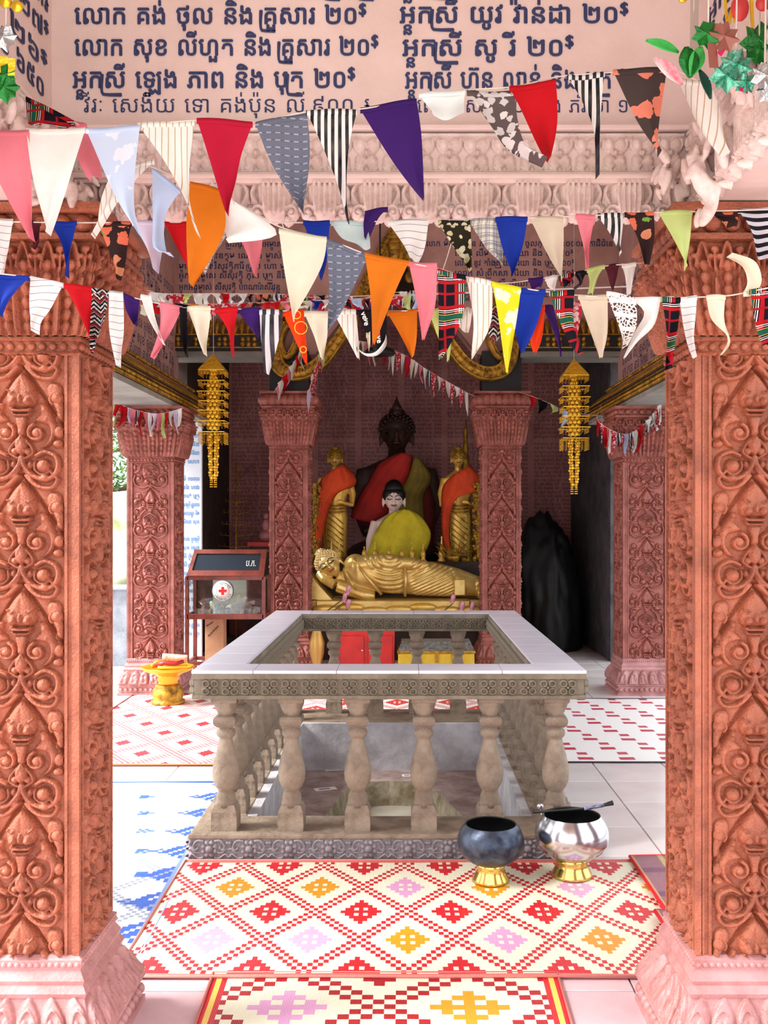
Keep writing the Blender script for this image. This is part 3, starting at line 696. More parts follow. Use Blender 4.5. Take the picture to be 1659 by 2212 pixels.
# columns of donors' names on the shrine wall
rows = []
for blk in range(3):
    V = []; Fc = []; n = 0
    for j in range(28):
        s = ' '.join(R.choice(names_) for _ in range(4)) + '  ' + R.choice(["៥០០៛", "១០០០៛", "២០០៛"]); v, f, w = compose(s, .0)
        kx = .48 / w; V.append(np.stack([v[:, 0] * kx, v[:, 1] * .050 - j * .052], 1)); Fc += [tuple(q + n for q in t) for t in f]; n += len(v)
    V = np.concatenate(V); me = mesh_np('lettering', [(a, 0, b_) for a, b_ in V], Fc, False); me.materials.append(INK); rows.append(me)
for i in range(8):
    for j in range(2):
        o = link('lettering', rows[(i + j) % 3], None, back, (-2.25 + i * .56, YB - .002, 3.95 - j * 1.50)); o['kind'] = 'stuff'

# white board with blue lettering at the left of the shrine
brd = B().box(-.10, .10, 0, .05, 0, 2.62).build('notice_board', WHITEP, None, (-2.115, 9.85, 0)); tag(brd, 'tall white board with faded blue writing behind the left side pillar', 'board')
for j in range(24):
    z = 2.3 - j * .085
    if j == 4 or j == 11: continue
    v = text_obj('lettering', ' '.join(R.choice(names_) for _ in range(2)), (-.09, -.002, z), UX, .055, SKYINK, brd, width=.17, off=.02)

# low concrete wall, boulder and tree outside on the left
lw = struct(B().box(-7, -2.62, 10.3, 10.5, -.4, .78).box(-7, -2.6, 10.25, 10.55, .76, .80).build('wall_outside', CONC, bev=.01))
def rock(name, loc, s, m, label, seed, sub=5, rough=.25):
    bm = bmesh.new(); bmesh.ops.create_icosphere(bm, subdivisions=sub, radius=1); rr = random.Random(seed)
    from mathutils import noise
    o3 = Vector((seed * 3.1, 1.7, 2.2))
    for v in bm.verts:
        q = v.co.copy(); k = 1 + rough * noise.fractal(q * 1.3 + o3, 1.0, 2.0, 5) + .25 * rough * noise.noise(q * 6 + o3); v.co = Vector((q.x * s[0], q.y * s[1], q.z * s[2])) * k
    me = bpy.data.meshes.new(name); bm.to_mesh(me); bm.free(); me.polygons.foreach_set('use_smooth', [True] * len(me.polygons))
    o = link(name, me, m, None, loc); tag(o, label, 'rock'); return o
rock('boulder', (-4.4, 13.6, .1), (1.9, 1.5, 1.62), ROCKM, 'pale mossy boulder beyond the low concrete wall outside', 2)
rock('boulder', (4.9, 13.0, .1), (1.9, 1.5, 1.3), ROCKM, 'pale boulder outside beyond the right hall pillar', 5)
def tree(loc, label, seed, h=5.5):
    rr = random.Random(seed); root = empty('leafy_tree', loc, label=label, cat='tree', group='trees outside the hall'); b = B()
    b.tube([(0, 0, 0), (.1, 0, h * .3), (-.05, .1, h * .6), (.1, 0, h)], [.16, .13, .09, .04], 8).build('trunk', BARK, root)
    b = B(); tips = []
    for k in range(16):
        a = rr.uniform(0, 6.28); z0 = h * rr.uniform(.15, .9); L = rr.uniform(.9, 1.9); e = Vector((math.cos(a) * L, math.sin(a) * L, z0 + rr.uniform(.2, .9))); m_ = Vector((e.x * .5, e.y * .5, z0 + .15))
        b.tube([(0, 0, z0), m_, e], [.04, .025, .01], 5); tips += [m_, e, (m_ + e) / 2]
    b.build('branch', BARK, root)
    v = []; f = []
    for t in tips:
        for k in range(190):
            c = t + Vector((rr.gauss(0, .36), rr.gauss(0, .36), rr.gauss(0, .32))); a = Vector((rr.uniform(-1, 1), rr.uniform(-1, 1), rr.uniform(-1, .4))).normalized() * rr.uniform(.05, .10)
            s_ = a.cross(Vector((rr.uniform(-1, 1), rr.uniform(-1, 1), rr.uniform(-1, 1)))).normalized() * .022; n = len(v); v += [c - a, c + s_, c + a, c - s_]; f.append((n, n + 1, n + 2, n + 3))
    o = link('foliage', mesh_np('foliage', v, f, False), LEAFM, root); o['kind'] = 'stuff'
    return root
tree((-4.9, 15.6, -.3), 'green leafy tree seen past the left side pillar', 11)
tree((-2.0, 19.5, -.3), 'green leafy tree farther back behind the boulder', 12)
tree((7.6, 18.2, -.3), 'green leafy tree outside the right side of the hall', 13)

# ------------------------------------------------------------------ balustrade round the basin
T0, T1, S0, S1 = -.925, .785, 4.36, 7.19     # outer x and y of the rail
ZR0, ZR1, ZP = .709, .822, .12
b = None
bal = empty('stone_balustrade', (0, 0, 0), label='square stone balustrade with white tiled top around the sunken basin', cat='balustrade')
RW = .195
b = B()
b.box(T0, T1, S0, S0 + RW, ZR0, ZR1); b.box(T0, T1, S1 - RW, S1, ZR0, ZR1); b.box(T0, T0 + RW, S0 + RW, S1 - RW, ZR0, ZR1); b.box(T1 - RW, T1, S0 + RW, S1 - RW, ZR0, ZR1)
# raised borders of the fascia
for yy, s in ((S0, -1), (S1 - RW, 1)): pass
for (xa, xb, ya, yb) in ((T0 - .008, T1 + .008, S0 - .01, S0), (T0 - .008, T1 + .008, S1, S1 + .01), (T0 - .01, T0, S0, S1), (T1, T1 + .01, S0, S1), (T0 + RW, T1 - RW, S0 + RW, S0 + RW + .01), (T0 + RW, T1 - RW, S1 - RW - .01, S1 - RW), (T0 + RW, T0 + RW + .01, S0 + RW, S1 - RW), (T1 - RW - .01, T1 - RW, S0 + RW, S1 - RW)):
    b.box(xa, xb, ya, yb, ZR1 - .026, ZR1); b.box(xa, xb, ya, yb, ZR0, ZR0 + .018)
b.build('rail', STONE3, bal, bev=.003)
qf = panel_mesh('carved_flower', rf_quatrefoil(), .0835, .070, amp=2.4); qf.materials.append(STONE3)
def frieze(p, q, rot, z=ZR1 - .026):
    p = Vector(p); q = Vector(q); L = (q - p).length; n = int(round(L / .085))
    for i in range(n):
        c = p.lerp(q, (i + .5) / n); link('carved_flower', qf, None, bal, (c.x, c.y, z), (0, 0, rot))
frieze((T0 + .03, S0 - .001, 0), (T1 - .03, S0 - .001, 0), 0)
frieze((T0 + RW, S1 - RW - .001, 0), (T1 - RW, S1 - RW - .001, 0), 0)
frieze((T0 - .001, S0, 0), (T0 - .001, S1, 0), -math.pi / 2); frieze((T1 + .001, S0, 0), (T1 + .001, S1, 0), math.pi / 2)
frieze((T0 + RW + .001, S0 + RW, 0), (T0 + RW + .001, S1 - RW, 0), math.pi / 2); frieze((T1 - RW - .001, S0 + RW, 0), (T1 - RW - .001, S1 - RW, 0), -math.pi / 2)
# white tiles on top
def ttile(x0, x1, y0, y1):
    b = B(); b.box(x0 + .0012, x1 - .0012, y0 + .0012, y1 - .0012, ZR1 - .001, ZR1 + .013, c=.0015); b.build('tile', WTILE, bal)
gb = B(); gb.box(T0, T1, S0, S0 + RW, ZR1, ZR1 + .009); gb.box(T0, T1, S1 - RW, S1, ZR1, ZR1 + .009); gb.box(T0, T0 + RW, S0, S1, ZR1, ZR1 + .009); gb.box(T1 - RW, T1, S0, S1, ZR1, ZR1 + .009); gb.build('mortar_bed', GROUT, bal)
xs = [T0 - .01, T0 + .26, T0 + .625, T0 + .985, T0 + 1.35, T1 + .01]
for i in range(5):
    ttile(xs[i], xs[i + 1], S0 - .012, S0 + RW); ttile(xs[i], xs[i + 1], S1 - RW, S1 + .012)
ny_ = 7
for i in range(ny_):
    ya = S0 + RW + i * (S1 - S0 - 2 * RW) / ny_; yb = ya + (S1 - S0 - 2 * RW) / ny_; ttile(T0 - .01, T0 + RW + .004, ya, yb); ttile(T1 - RW - .004, T1 + .01, ya, yb)
# plinth kerb
b = B(); P0, P1 = -.945, .80
b.box(P0, P1, S0, S0 + .26, -.01, ZP); b.box(P0, P1, S1 - .44, S1 + .02, -.01, ZP); b.box(P0, P0 + .21, S0 + .26, S1 - .44, -.01, ZP); b.box(P1 - .21, P1, S0 + .26, S1 - .44, -.01, ZP)
b.box(P0 - .006, P1 + .006, S0 - .012, S0, ZP - .022, ZP); b.box(P0 - .006, P1 + .006, S0 - .012, S0, -.005, .012)
b.build('kerb', STONE, bal, bev=.006)
pf = panel_mesh('carved_rosette', rf_plinth(), .176, .090, amp=1.9); pf.materials.append(STONE2)
for i in range(10): link('carved_rosette', pf, None, bal, (P0 + .0872 + i * .1744, S0 - .001, ZP - .02))
for i in range(16):
    link('carved_rosette', pf, None, bal, (P0 - .001, S0 + .09 + i * .1744, ZP - .02), (0, 0, -math.pi / 2)); link('carved_rosette', pf, None, bal, (P1 + .001, S0 + .09 + i * .1744, ZP - .02), (0, 0, math.pi / 2))
# balusters
def baluster_mesh():
    b = B(); h = ZR0 - ZP; w = .056
    b.frustum(0, 0, [(w, 0), (w * 1.02, .03), (w * .98, .085), (w * .78, .112)])
    pr = [(.050, .10), (.044, .125), (.042, .150), (.036, .163), (.034, .172), (.047, .19), (.0575, .215), (.061, .245), (.058, .28), (.048, .325), (.036, .37), (.030, .395), (.030, .405), (.040, .414), (.0435, .428), (.040, .441), (.030, .449), (.029, .462)]
    b.lathe(pr, 20)
    b.frustum(0, 0, [(.034, .455), (.046, .468), (.049, .478), (.049, .492), (.044, .502), (.030, .508)], sm=False)
    b.lathe([(.032, .50), (.036, .515), (.047, .535), (.054, .555), (.056, .575)], 20)
    b.frustum(0, 0, [(.050, .565), (.056, .572), (.056, h + .004)])
    return b.mesh('baluster')
bme = baluster_mesh(); bme.materials.append(STONE)
bp = []
cx0, cx1, cy0, cy1 = -.80, .672, S0 + .085, S1 - .10
for i in range(6): bp += [(cx0 + (cx1 - cx0) * i / 5, cy0), (cx0 + (cx1 - cx0) * i / 5, cy1)]
for i in range(1, 10): bp += [(cx0, cy0 + (cy1 - cy0) * i / 10), (cx1, cy0 + (cy1 - cy0) * i / 10)]
for i, (x, y) in enumerate(bp): 
    link('baluster', bme, None, bal, (x, y, ZP - .002), (0, 0, R.uniform(-.05, .05)))

# basin
basin = empty('sunken_basin', (0, 0, 0), label='sunken cement basin with a mossy hollow inside the balustrade', cat='basin'); 
b = B(); ZB = -.20
b.box(BX0 - .01, BX1 + .01, BY1 - .03, BY1 + .02, -.75, ZP - .004); b.build('rear_wall', CEMENT, basin)
b = B(); b.box(BX0 - .01, BX0 + .05, BY0 - .01, BY1 - .03, -.75, ZP - .004); b.box(BX1 - .05, BX1 + .01, BY0 - .01, BY1 - .03, -.75, ZP - .004); b.box(BX0, BX1, BY0 - .01, BY0 + .03, -.75, ZP - .01); b.build('side_wall', CEMENT, basin)
# floor with a hole
hole = [(-.47, 5.15), (-.47, 5.6), (-.40, 6.1), (-.36, 6.30), (-.30, 6.42), (-.1, 6.45), (.08, 6.43), (.16, 6.30), (.25, 6.0), (.38, 5.5), (.40, 5.15)]
hole = hole[::-1]; nh = len(hole)
def ring_pts(off, z): 
    c = Vector((-.05, 5.7)); return [((Vector(p) - c) * off + c).to_tuple() + (z,) for p in hole]
outer = []
for x, y in hole:
    c = Vector((-.05, 5.7)); dv = Vector((x, y)) - c; tx = ((BX1 - .04) - c.x) / dv.x if dv.x > 0 else ((BX0 + .04) - c.x) / dv.x; ty = ((BY1 - .02) - c.y) / dv.y if dv.y > 0 else ((BY0 + .02) - c.y) / dv.y
    t = min(abs(tx), abs(ty)); outer.append((c.x + dv.x * t, c.y + dv.y * t, ZB))
v = outer + ring_pts(1, ZB); f = [(i, (i + 1) % nh, (i + 1) % nh + nh, i + nh) for i in range(nh)]
b = B().add(v, f); cs = [(BX0 + .04, BY0 + .02), (BX1 - .04, BY0 + .02), (BX1 - .04, BY1 - .02), (BX0 + .04, BY1 - .02)]
for c in cs:
    o_ = sorted(outer, key=lambda p: (p[0] - c[0]) ** 2 + (p[1] - c[1]) ** 2); 
    a1 = min((p for p in outer if abs(p[0] - c[0]) < .002), key=lambda p: abs(p[1] - c[1]), default=None); a2 = min((p for p in outer if abs(p[1] - c[1]) < .002), key=lambda p: abs(p[0] - c[0]), default=None)
    if a1 and a2 and a1 != a2: b.add([(c[0], c[1], ZB), a1, a2], [(0, 1, 2)])
if b.f: b.build('basin_floor', PITF, basin)
v = ring_pts(1, ZB) + ring_pts(.93, -.42) + ring_pts(.80, -.62); f = [(i + k * nh, (i + 1) % nh + k * nh, (i + 1) % nh + (k + 1) * nh, i + (k + 1) * nh) for k in range(2) for i in range(nh)] + [tuple(range(2 * nh, 3 * nh))]
link('mossy_hollow', mesh_np('mossy_hollow', v, f, False), MOSS, basin)
def note(name, p, w, h, rz, label, tilt=0.0):
    o = B().box(-w / 2, w / 2, -h / 2, h / 2, 0, .0012).build(name, PAPER, None, p, (tilt, 0, rz)); tag(o, label, 'banknote'); 
    B().box(-w * .3, w * .2, -h * .2, h * .2, .0012, .0016).build('printed_mark', mat('note_ink', (120, 130, 170), .8), o); return o
q = at(703, 1705, 1.7 * F / (1705 - CY)); note('banknote', (q.x, q.y, ZB + .002), .14, .065, .35, 'pale banknote lying on the basin floor left of the hollow')
q = at(722, 1663, 1.7 * F / (1663 - CY)); note('banknote', (q.x, q.y, ZB + .002), .12, .06, .05, 'folded pale note at the foot of the rear basin wall')
q = at(880, 1680, 1.7 * F / (1676 - CY)); note('banknote', (q.x, q.y, ZB + .002), .07, .06, .1, 'small white paper at the rim of the mossy hollow')

# ------------------------------------------------------------------ woven mats
def colour_mat(name):
    if name in MATS: return MATS[name]
    m = bpy.data.materials.new(name); m.use_nodes = True; nt = m.node_tree; b = nt.nodes['Principled BSDF']; a = nt.nodes.new('ShaderNodeAttribute'); a.attribute_name = 'dye'
    tc = nt.nodes.new('ShaderNodeTexCoord'); w = nt.nodes.new('ShaderNodeTexWave'); w.bands_direction = 'X'; w.inputs['Scale'].default_value = 60; w.inputs['Distortion'].default_value = .4
    nt.links.new(tc.outputs['Object'], w.inputs['Vector']); bp = nt.nodes.new('ShaderNodeBump'); bp.inputs['Strength'].default_value = .5; bp.inputs['Distance'].default_value = .002
    nt.links.new(w.outputs['Fac'], bp.inputs['Height']); nt.links.new(bp.outputs['Normal'], b.inputs['Normal']); nt.links.new(a.outputs['Color'], b.inputs['Base Color']); b.inputs['Roughness'].default_value = .42
    MATS[name] = m; return m
WEAVE = colour_mat('woven_straw')
def woven(name, c4, nx, ny, fn, z, label, group=None, border=None):
    """c4: corners (x,y) left-front, right-front, right-back, left-back; fn(i,j)->rgb"""
    a, b_, c, d_ = [Vector(p) for p in c4]; v = []; cols = []
    for j in range(ny + 1):
        for i in range(nx + 1):
            s, t = i / nx, j / ny; p = (a * (1 - s) + b_ * s) * (1 - t) + (d_ * (1 - s) + c * s) * t; v.append((p.x, p.y, z + .0012 * math.sin(p.x * 9 + p.y * 7)))
    f = [(j * (nx + 1) + i, j * (nx + 1) + i + 1, (j + 1) * (nx + 1) + i + 1, (j + 1) * (nx + 1) + i) for j in range(ny) for i in range(nx)]
    me = mesh_np(name, v, f, False); at_ = me.color_attributes.new('dye', 'FLOAT_COLOR', 'CORNER'); arr = []
    for j in range(ny):
        for i in range(nx): arr += list(lin(fn(i, j))) * 4
    at_.data.foreach_set('color', arr); o = link(name, me, WEAVE); tag(o, label, 'mat', group)
    so = o.modifiers.new('thick', 'SOLIDIFY'); so.thickness = .004; so.offset = -1
    if border:
        bb = B(); P = [Vector((p.x, p.y, z + .002)) for p in (a, b_, c, d_, a)]
        for i in range(4): bb.tube([P[i], P[i + 1]], .0045, 6)
        bb.build('edging', border, o)
    return o
CRM, RED_, DRED, ORG, PNK, YEL = (240, 234, 208), (206, 30, 40), (168, 28, 34), (226, 150, 30), (222, 160, 200), (240, 200, 90)
def lattice(P, oi, oj, centre_cols, line=RED_, bgc=CRM, edge=3, wide=1):
    P = P // wide; h = P // 2
    def f(i, j):
        x, y = (i - oi) // wide, (j - oj) // wide; s, t = (x + y) % P, (x - y) % P
        if s in (h - 1, h + 1) or t in (h - 1, h + 1) : 
            if (s in (h - 1, h + 1) and s != t) or t in (h - 1, h + 1): return line
        if s == h or t == h: return bgc
        # nearest diamond centre
        ku, kv = round((x + y) / P), round((x - y) / P); cx, cy = (ku + kv) * P / 2, (ku - kv) * P / 2; dx, dy = x - cx, y - cy; m = abs(dx) + abs(dy)
        if m <= h * .48:
            if (abs(dx) == abs(dy)) and int(abs(dx)) % 2 == 1: return bgc
            return centre_cols(ku, kv)
        return bgc
    return f
def fine(fn, k): return lambda i, j: fn(i // k, j // k)
# mat 1, front centre
nx1, ny1 = 114, 44
def cc1(ku, kv):
    r, c = ku - kv, ku + kv
    if r % 2 == 0: return RED_
    return ({-3: PNK, -1: PNK, 1: ORG, 3: PNK, 5: ORG} if r < 0 else {-3: ORG, -1: ORG, 1: PNK, 3: ORG, 5: PNK}).get(c, ORG)
l1 = lattice(20, 45, 21, cc1)
def m1(i, j):
    if j < 1 or j >= ny1 - 1: return (214, 120, 110)
    return l1(i, j)
woven('woven_mat', [(-.95, 3.235), (1.03, 3.235), (1.0, 4.335), (-.955, 4.335)], nx1, ny1, m1, .010, 'cream mat with red and orange diamonds in front of the balustrade', border=mat('faded_red_edge', (206, 120, 112), .7))
# mat 2, nearest
nx2, ny2 = 64, 64
l2 = lattice(32, 14, 48, lambda a, b_: DRED if (a - b_) % 2 else (ORG if (a + b_) % 4 == 2 else PNK), DRED, (238, 232, 204), wide=2)
def m2_(i, j):
    if i < 1 or i >= nx2 - 1: return RED_
    if i == 1 or i == nx2 - 2: return YEL
    if i == 2 or i == nx2 - 3: return RED_
    return l2(i, j)
woven('woven_mat', [(-.60, 2.3), (.48, 2.3), (.50, 3.27), (-.63, 3.27)], nx2, ny2, m2_, .0065, 'narrow cream mat with bold red diamonds nearest the viewer', border=mat('faded_red_edge', (206, 120, 112), .7))
# mat 3, blue, left
nx3, ny3 = 66, 120
def m3(i, j):
    if i >= nx3 - 1 or j >= ny3 - 1: return (70, 110, 190)
    if i == nx3 - 2 or j == ny3 - 2: return (236, 240, 244)
    if i == nx3 - 3: return (120, 150, 205)
    s, t = (i + j) % 20, (i - j) % 20
    dx = (nx3 - 4) - i; jj = j % 14
    if 0 <= dx < 10 and abs(jj - 7) <= 4 - dx * .5 and (dx + jj) % 4 != 1 : return (38, 88, 196)
    dx2 = (i + 4 * (j // 14)) % 33
    if s in (9, 11) or t in (9, 11): return (150, 158, 176)
    if jj in (6, 7, 8) and dx2 < 5 - abs(jj - 7) * 2 : return (48, 100, 200)
    return (246, 246, 246)
woven('woven_mat', [(-2.05, 3.15), (-.90, 3.15), (-.975, 5.65), (-2.05, 5.65)], nx3, ny3, m3, .0045, 'white mat with blue stepped triangles left of the balustrade', border=mat('blue_edge', (150, 176, 214), .7))
# mat 4, rear left; mat 5 rear right; behind the balustrade
def m4(i, j):
    if j < 2: return (150, 34, 44) if j == 0 else (206, 170, 90)
    s, t = (i + j) % 24, (i - j) % 24
    if s in (11, 13) or t in (11, 13): return (196, 44, 58)
    if s == 12 or t == 12: return (248, 244, 240)
    ku, kv = round((i + j) / 24), round((i - j) / 24); m = abs(i - (ku + kv) * 12) + abs(j - (ku - kv) * 12)
    if m < 4: return (190, 44, 58)
    if 8 < m < 10 and (i + j) % 2: return (214, 110, 118)
    return (250, 248, 244)
woven('woven_mat', [(-2.3, 6.02), (-1.0, 6.02), (-1.0, 9.0), (-2.3, 9.0)], 76, 118, m4, .0055, 'white mat with dark red lattice by the gold offering stand', border=mat('brown_edge', (160, 60, 50), .7))
def m5(i, j):
    if j < 1: return (70, 50, 60)
    if (j // 3) % 4 in (1,) and ((i + (j // 3) * 5) % 16) < 6: return (196, 50, 76)
    if (j // 3) % 4 in (3,) and ((i + (j // 3) * 5 + 5) % 16) < 4: return (200, 66, 90)
    return (250, 248, 246)
woven('woven_mat', [(.90, 6.10), (2.35, 6.10), (2.35, 8.25), (.90, 8.25)], 90, 96, m5, .0055, 'white mat with scattered crimson bars at the right of the hall', border=mat('dark_edge', (70, 54, 66), .7))
woven('woven_mat', [(-.99, 7.32), (.88, 7.32), (.88, 9.1), (-.99, 9.1)], 96, 70, lattice(22, 3, 8, lambda a, b_: (214, 60, 66), (206, 50, 60), (250, 246, 240)), .0052, 'white mat with red lattice behind the balustrade before the altar', border=mat('brown_edge', (160, 60, 50), .7))
# folded dark mat with red edging by the right pillar
fm_ = empty('folded_mat', (0, 0, 0), label='folded purple and yellow plaid mat with red edges beside the right pillar', cat='mat')
EDG = mat('bright_red_edge', (222, 26, 40), .5)
def plaid(i, j): return (196, 170, 110) if i % 6 == 0 else ((150, 96, 110) if j % 5 else (120, 62, 96))
def strip(pts, w0, w1, nseg=24):
    """a bent strip of matting; pts (x,z) profile, from y w0 to w1"""
    P = spline([(p[0], p[1]) for p in pts], 6); v = []; n = len(P); my = 14
    for (x, z) in P:
        for k in range(my + 1): v.append((x, w0 + (w1 - w0) * k / my, z))
    f = [(i * (my + 1) + k, i * (my + 1) + k + 1, (i + 1) * (my + 1) + k + 1, (i + 1) * (my + 1) + k) for i in range(n - 1) for k in range(my)]
    me = mesh_np('mat_sheet', v, f, True); a = me.color_attributes.new('dye', 'FLOAT_COLOR', 'CORNER'); arr = []
    for i in range(n - 1):
        for k in range(my): arr += list(lin(plaid(i, k))) * 4
    a.data.foreach_set('color', arr); o = link('mat_sheet', me, WEAVE, fm_); so = o.modifiers.new('t', 'SOLIDIFY'); so.thickness = .005
    bb = B()
    for y in (w0, w1): bb.tube([(x, y, z) for x, z in P], .007, 6)
    bb.tube([(P[0][0], w0, P[0][1]), (P[0][0], w1, P[0][1])], .008, 6); bb.build('red_edging', EDG, fm_)
strip([(.985, .02), (1.10, .022), (1.25, .024), (1.4, .024)], 3.62, 4.36)
strip([(.935, .034), (1.02, .036), (1.055, .04), (1.07, .09), (1.075, .15)], 3.50, 3.72)
strip([(.93, .060), (1.03, .046), (1.2, .04)], 3.30, 3.58)

# ------------------------------------------------------------------ alms bowls, brush
def bowl(loc, R0, m, label, rim=.76):
    root = empty('alms_bowl', loc, label=label, cat='bowl', group='round alms bowls on brass stands'); b = B(); h0 = .075
    out = [(.45, 0), (.62, .06), (.83, .22), (.96, .42), (1.0, .62), (.98, .80), (.90, 1.0), (.79, 1.15), (rim, 1.18)]
    inn = [(rim - .03, 1.17), (.76, 1.12), (.87, .98), (.94, .78), (.95, .6), (.9, .4), (.75, .2), (.4, .06), (.0, .05)]
    b.lathe([(r * R0, h0 + z * R0 * .98) for r, z in out], 56, cap=False); b.build('bowl_body', m, root)
    b = B(); b.lathe([(r * R0 if r else .001, h0 + z * R0 * .98) for r, z in [(rim, 1.18)] + inn], 56, cap=False); b.build('bowl_inside', BLACKIN, root)
    b = B(); b.lathe([(R0 * .50, 0), (R0 * .56, .002), (R0 * .54, .012), (R0 * .44, .038), (R0 * .415, .052), (R0 * .43, .060), (R0 * .46, .078), (R0 * .44, .078), (R0 * .38, .05), (R0 * .48, 0)], 48, cap=False); b.build('stand', BRASS, root)
    return root
bowl(at(1060, 1912, 4.09).xy.to_3d() + Vector((0, 0, .012)), .138, IRON, 'dark iron alms bowl on a brass foot, in front of the kerb')
b2p = Vector(((1235 - CX) * 4.15 / F, 4.15, .012)); bowl(b2p, .154, SILVER, 'polished silver alms bowl with a brush across its rim', rim=.77)
br = empty('brush', b2p + Vector((0, 0, .272)), label='long dark brush lying across the silver bowl', cat='brush')
B().tube([(-.165, -.02, -.002), (.055, 0, .006)], .006, 8).build('handle', BLACKIN, br); B().tube([(.05, 0, .006), (.135, .012, .016)], .0075, 8).build('ferrule', mat('striped_ferrule', (150, 150, 190), .4, rgb2=(40, 40, 60), vscale=60), br)
B().tube([(.13, .012, .016), (.175, .016, .026)], [.006, .011], 8).build('bristles', BLACKIN, br)
# metal stick behind the right corner baluster
lad = empty('ladle', (.59, 4.35, .12), label='small shiny ladle leaning on the right corner baluster', cat='ladle')
B().tube([(.03, -.03, .002), (.012, -.02, .06), (.0, -.0, .11)], .003, 6).build('handle', SILVER, lad); B().ball((0, 0, .12), .016, 12, 1, .5, 1).build('cup', SILVER, lad)

# ------------------------------------------------------------------ offering stand
ofs = empty('offering_stand', ((363 - CX) * 8.05 / F, 8.05, 0), label='golden pedestal tray of orange offerings before the left side pillar', cat='stand')
B().lathe([(.12, 0), (.135, .01), (.135, .03), (.115, .04), (.125, .07), (.12, .12), (.10, .135), (.105, .15), (.085, .165)], 28).build('foot', OGOLD, ofs)
B().lathe([(.085, .16), (.075, .18), (.09, .2), (.08, .22), (.12, .25), (.19, .275), (.215, .30), (.21, .305), (.18, .285), (.05, .262)], 28).build('tray', mat('orange_gold', (240, 164, 40), .3, .4), ofs)
def little(name, b, m, loc, label, cat, rot=(0, 0, 0)):
    o = b.build(name, m, None, loc, rot); tag(o, label, cat); return o
ox, oy = ofs.location.x, ofs.location.y
B_ = B(); [B_.ball((R.uniform(-.09, .06), R.uniform(-.08, .08), .01 + R.uniform(0, .02)), .02, 6) for _ in range(60)]
o = little('marigold_garland', B_, mat('orange_petals', (244, 130, 20), .6), (ox - .02, oy, .30), 'heap of orange flower garland on the golden tray', 'garland'); o['kind'] = 'stuff'
little('paper_roll', B().lathe([(.028, -.1), (.03, -.098), (.03, .098), (.028, .1)], 20, M=Matrix.Rotation(math.pi / 2, 4, 'Y')), mat('striped_paper', (236, 214, 190), .6, rgb2=(214, 120, 90), vscale=20), (ox + .05, oy + .02, .37), 'rolled printed paper lying on the golden tray', 'roll', (0, .1, .2))
little('bead_bundle', B().tube([(-.05, -.12, .0), (.02, -.13, .02), (.10, -.12, .01), (.17, -.1, .03)], .016, 8), mat('dark_red_beads', (150, 24, 30), .4), (ox - .02, oy, .33), 'dark red string of beads on the golden tray', 'beads')
little('candle_bundle', B().tube([(-.08, -.16, 0), (.15, -.13, .0)], .014, 8).tube([(-.08, -.15, .02), (.15, -.12, .025)], .013, 8), mat('yellow_wax', (240, 196, 60), .5), (ox + .03, oy + .03, .315), 'bundle of yellow candles across the golden tray', 'candles')

# ------------------------------------------------------------------ donation cabinet
DY = 9.35; k = DY / F
cx_ = (487 - CX) * k; cab = empty('donation_cabinet', (cx_, DY, 0), label='wooden glass-fronted donation cabinet with banknotes and a red cross', cat='cabinet')
zt, zm, zb_ = EYE - (1190 - CY) * k, EYE - (1245 - CY) * k, EYE - (1333 - CY) * k; hw = 83 * k; dp = .36
b = B(); pw = .035
for sx in (-1, 1):
    for y in (0, dp): b.box(sx * hw - pw / 2, sx * hw + pw / 2, y - pw / 2, y + pw / 2, .0, zm)
b.box(-hw, hw, -pw / 2, pw / 2, zb_ - .02, zb_ + .03); b.box(-hw, hw, dp - pw / 2, dp + pw / 2, zb_ - .02, zb_ + .03)
for sx in (-1, 1): b.box(sx * hw - pw / 2, sx * hw + pw / 2, 0, dp, zb_ - .02, zb_ + .03); b.box(sx * hw - pw / 2, sx * hw + pw / 2, 0, dp, .12, .16); b.box(sx * hw - pw / 2, sx * hw + pw / 2, 0, dp, zm - .03, zm)
b.box(-hw, hw, -pw / 2, pw / 2, .12, .155); b.box(-hw, hw, -pw / 2, pw / 2, zm - .035, zm + .01); b.box(-hw, hw, dp - pw / 2, dp + pw / 2, .12, .155)
b.build('frame', WOOD, cab, bev=.004)
B().box(-hw, hw, 0, dp, zb_, zb_ + .012).build('tray_floor', WOOD, cab)
B().box(-hw, hw, dp - .006, dp, zb_, zm).build('back_board', DARKBROWN, cab)
B().box(-hw + .01, hw - .01, -.003, .001, zb_ + .03, zm - .035).build('front_glass', GLASS, cab)
# sloping desk lid
v = [(-hw, -.015, zm), (hw, -.015, zm), (hw, dp, zm), (-hw, dp, zm), (-hw + .03, .22, zt), (hw - .0, .22, zt), (hw, dp, zt), (-hw + .03, dp, zt)]
def slope(s, t, off): 
    a = Vector((-hw, -.015, zm)); b1 = Vector((hw, -.015, zm)); c1 = Vector((hw, .2, zt)); d1 = Vector((-hw + .03, .2, zt)); n_ = Vector((0, -.74, .67)); return (a * (1 - s) + b1 * s) * (1 - t) + (d1 * (1 - s) + c1 * s) * t + n_ * off
b = B()
def quadprism(b, s0, s1, t0, t1, o0, o1):
    P = [slope(s, t, o) for o in (o0, o1) for s, t in ((s0, t0), (s1, t0), (s1, t1), (s0, t1))]; b.add(P, [(3, 2, 1, 0), (4, 5, 6, 7), (0, 1, 5, 4), (1, 2, 6, 5), (2, 3, 7, 6), (3, 0, 4, 7)])
for q in ((0, 1, 0, .2), (0, 1, .84, 1), (0, .05, .2, .84), (.93, 1, .2, .84)): quadprism(b, *q, -.02, .012)
b.box(-hw + .03, hw, .2, dp, zt - .02, zt); b.build('desk_lid', WOOD, cab)
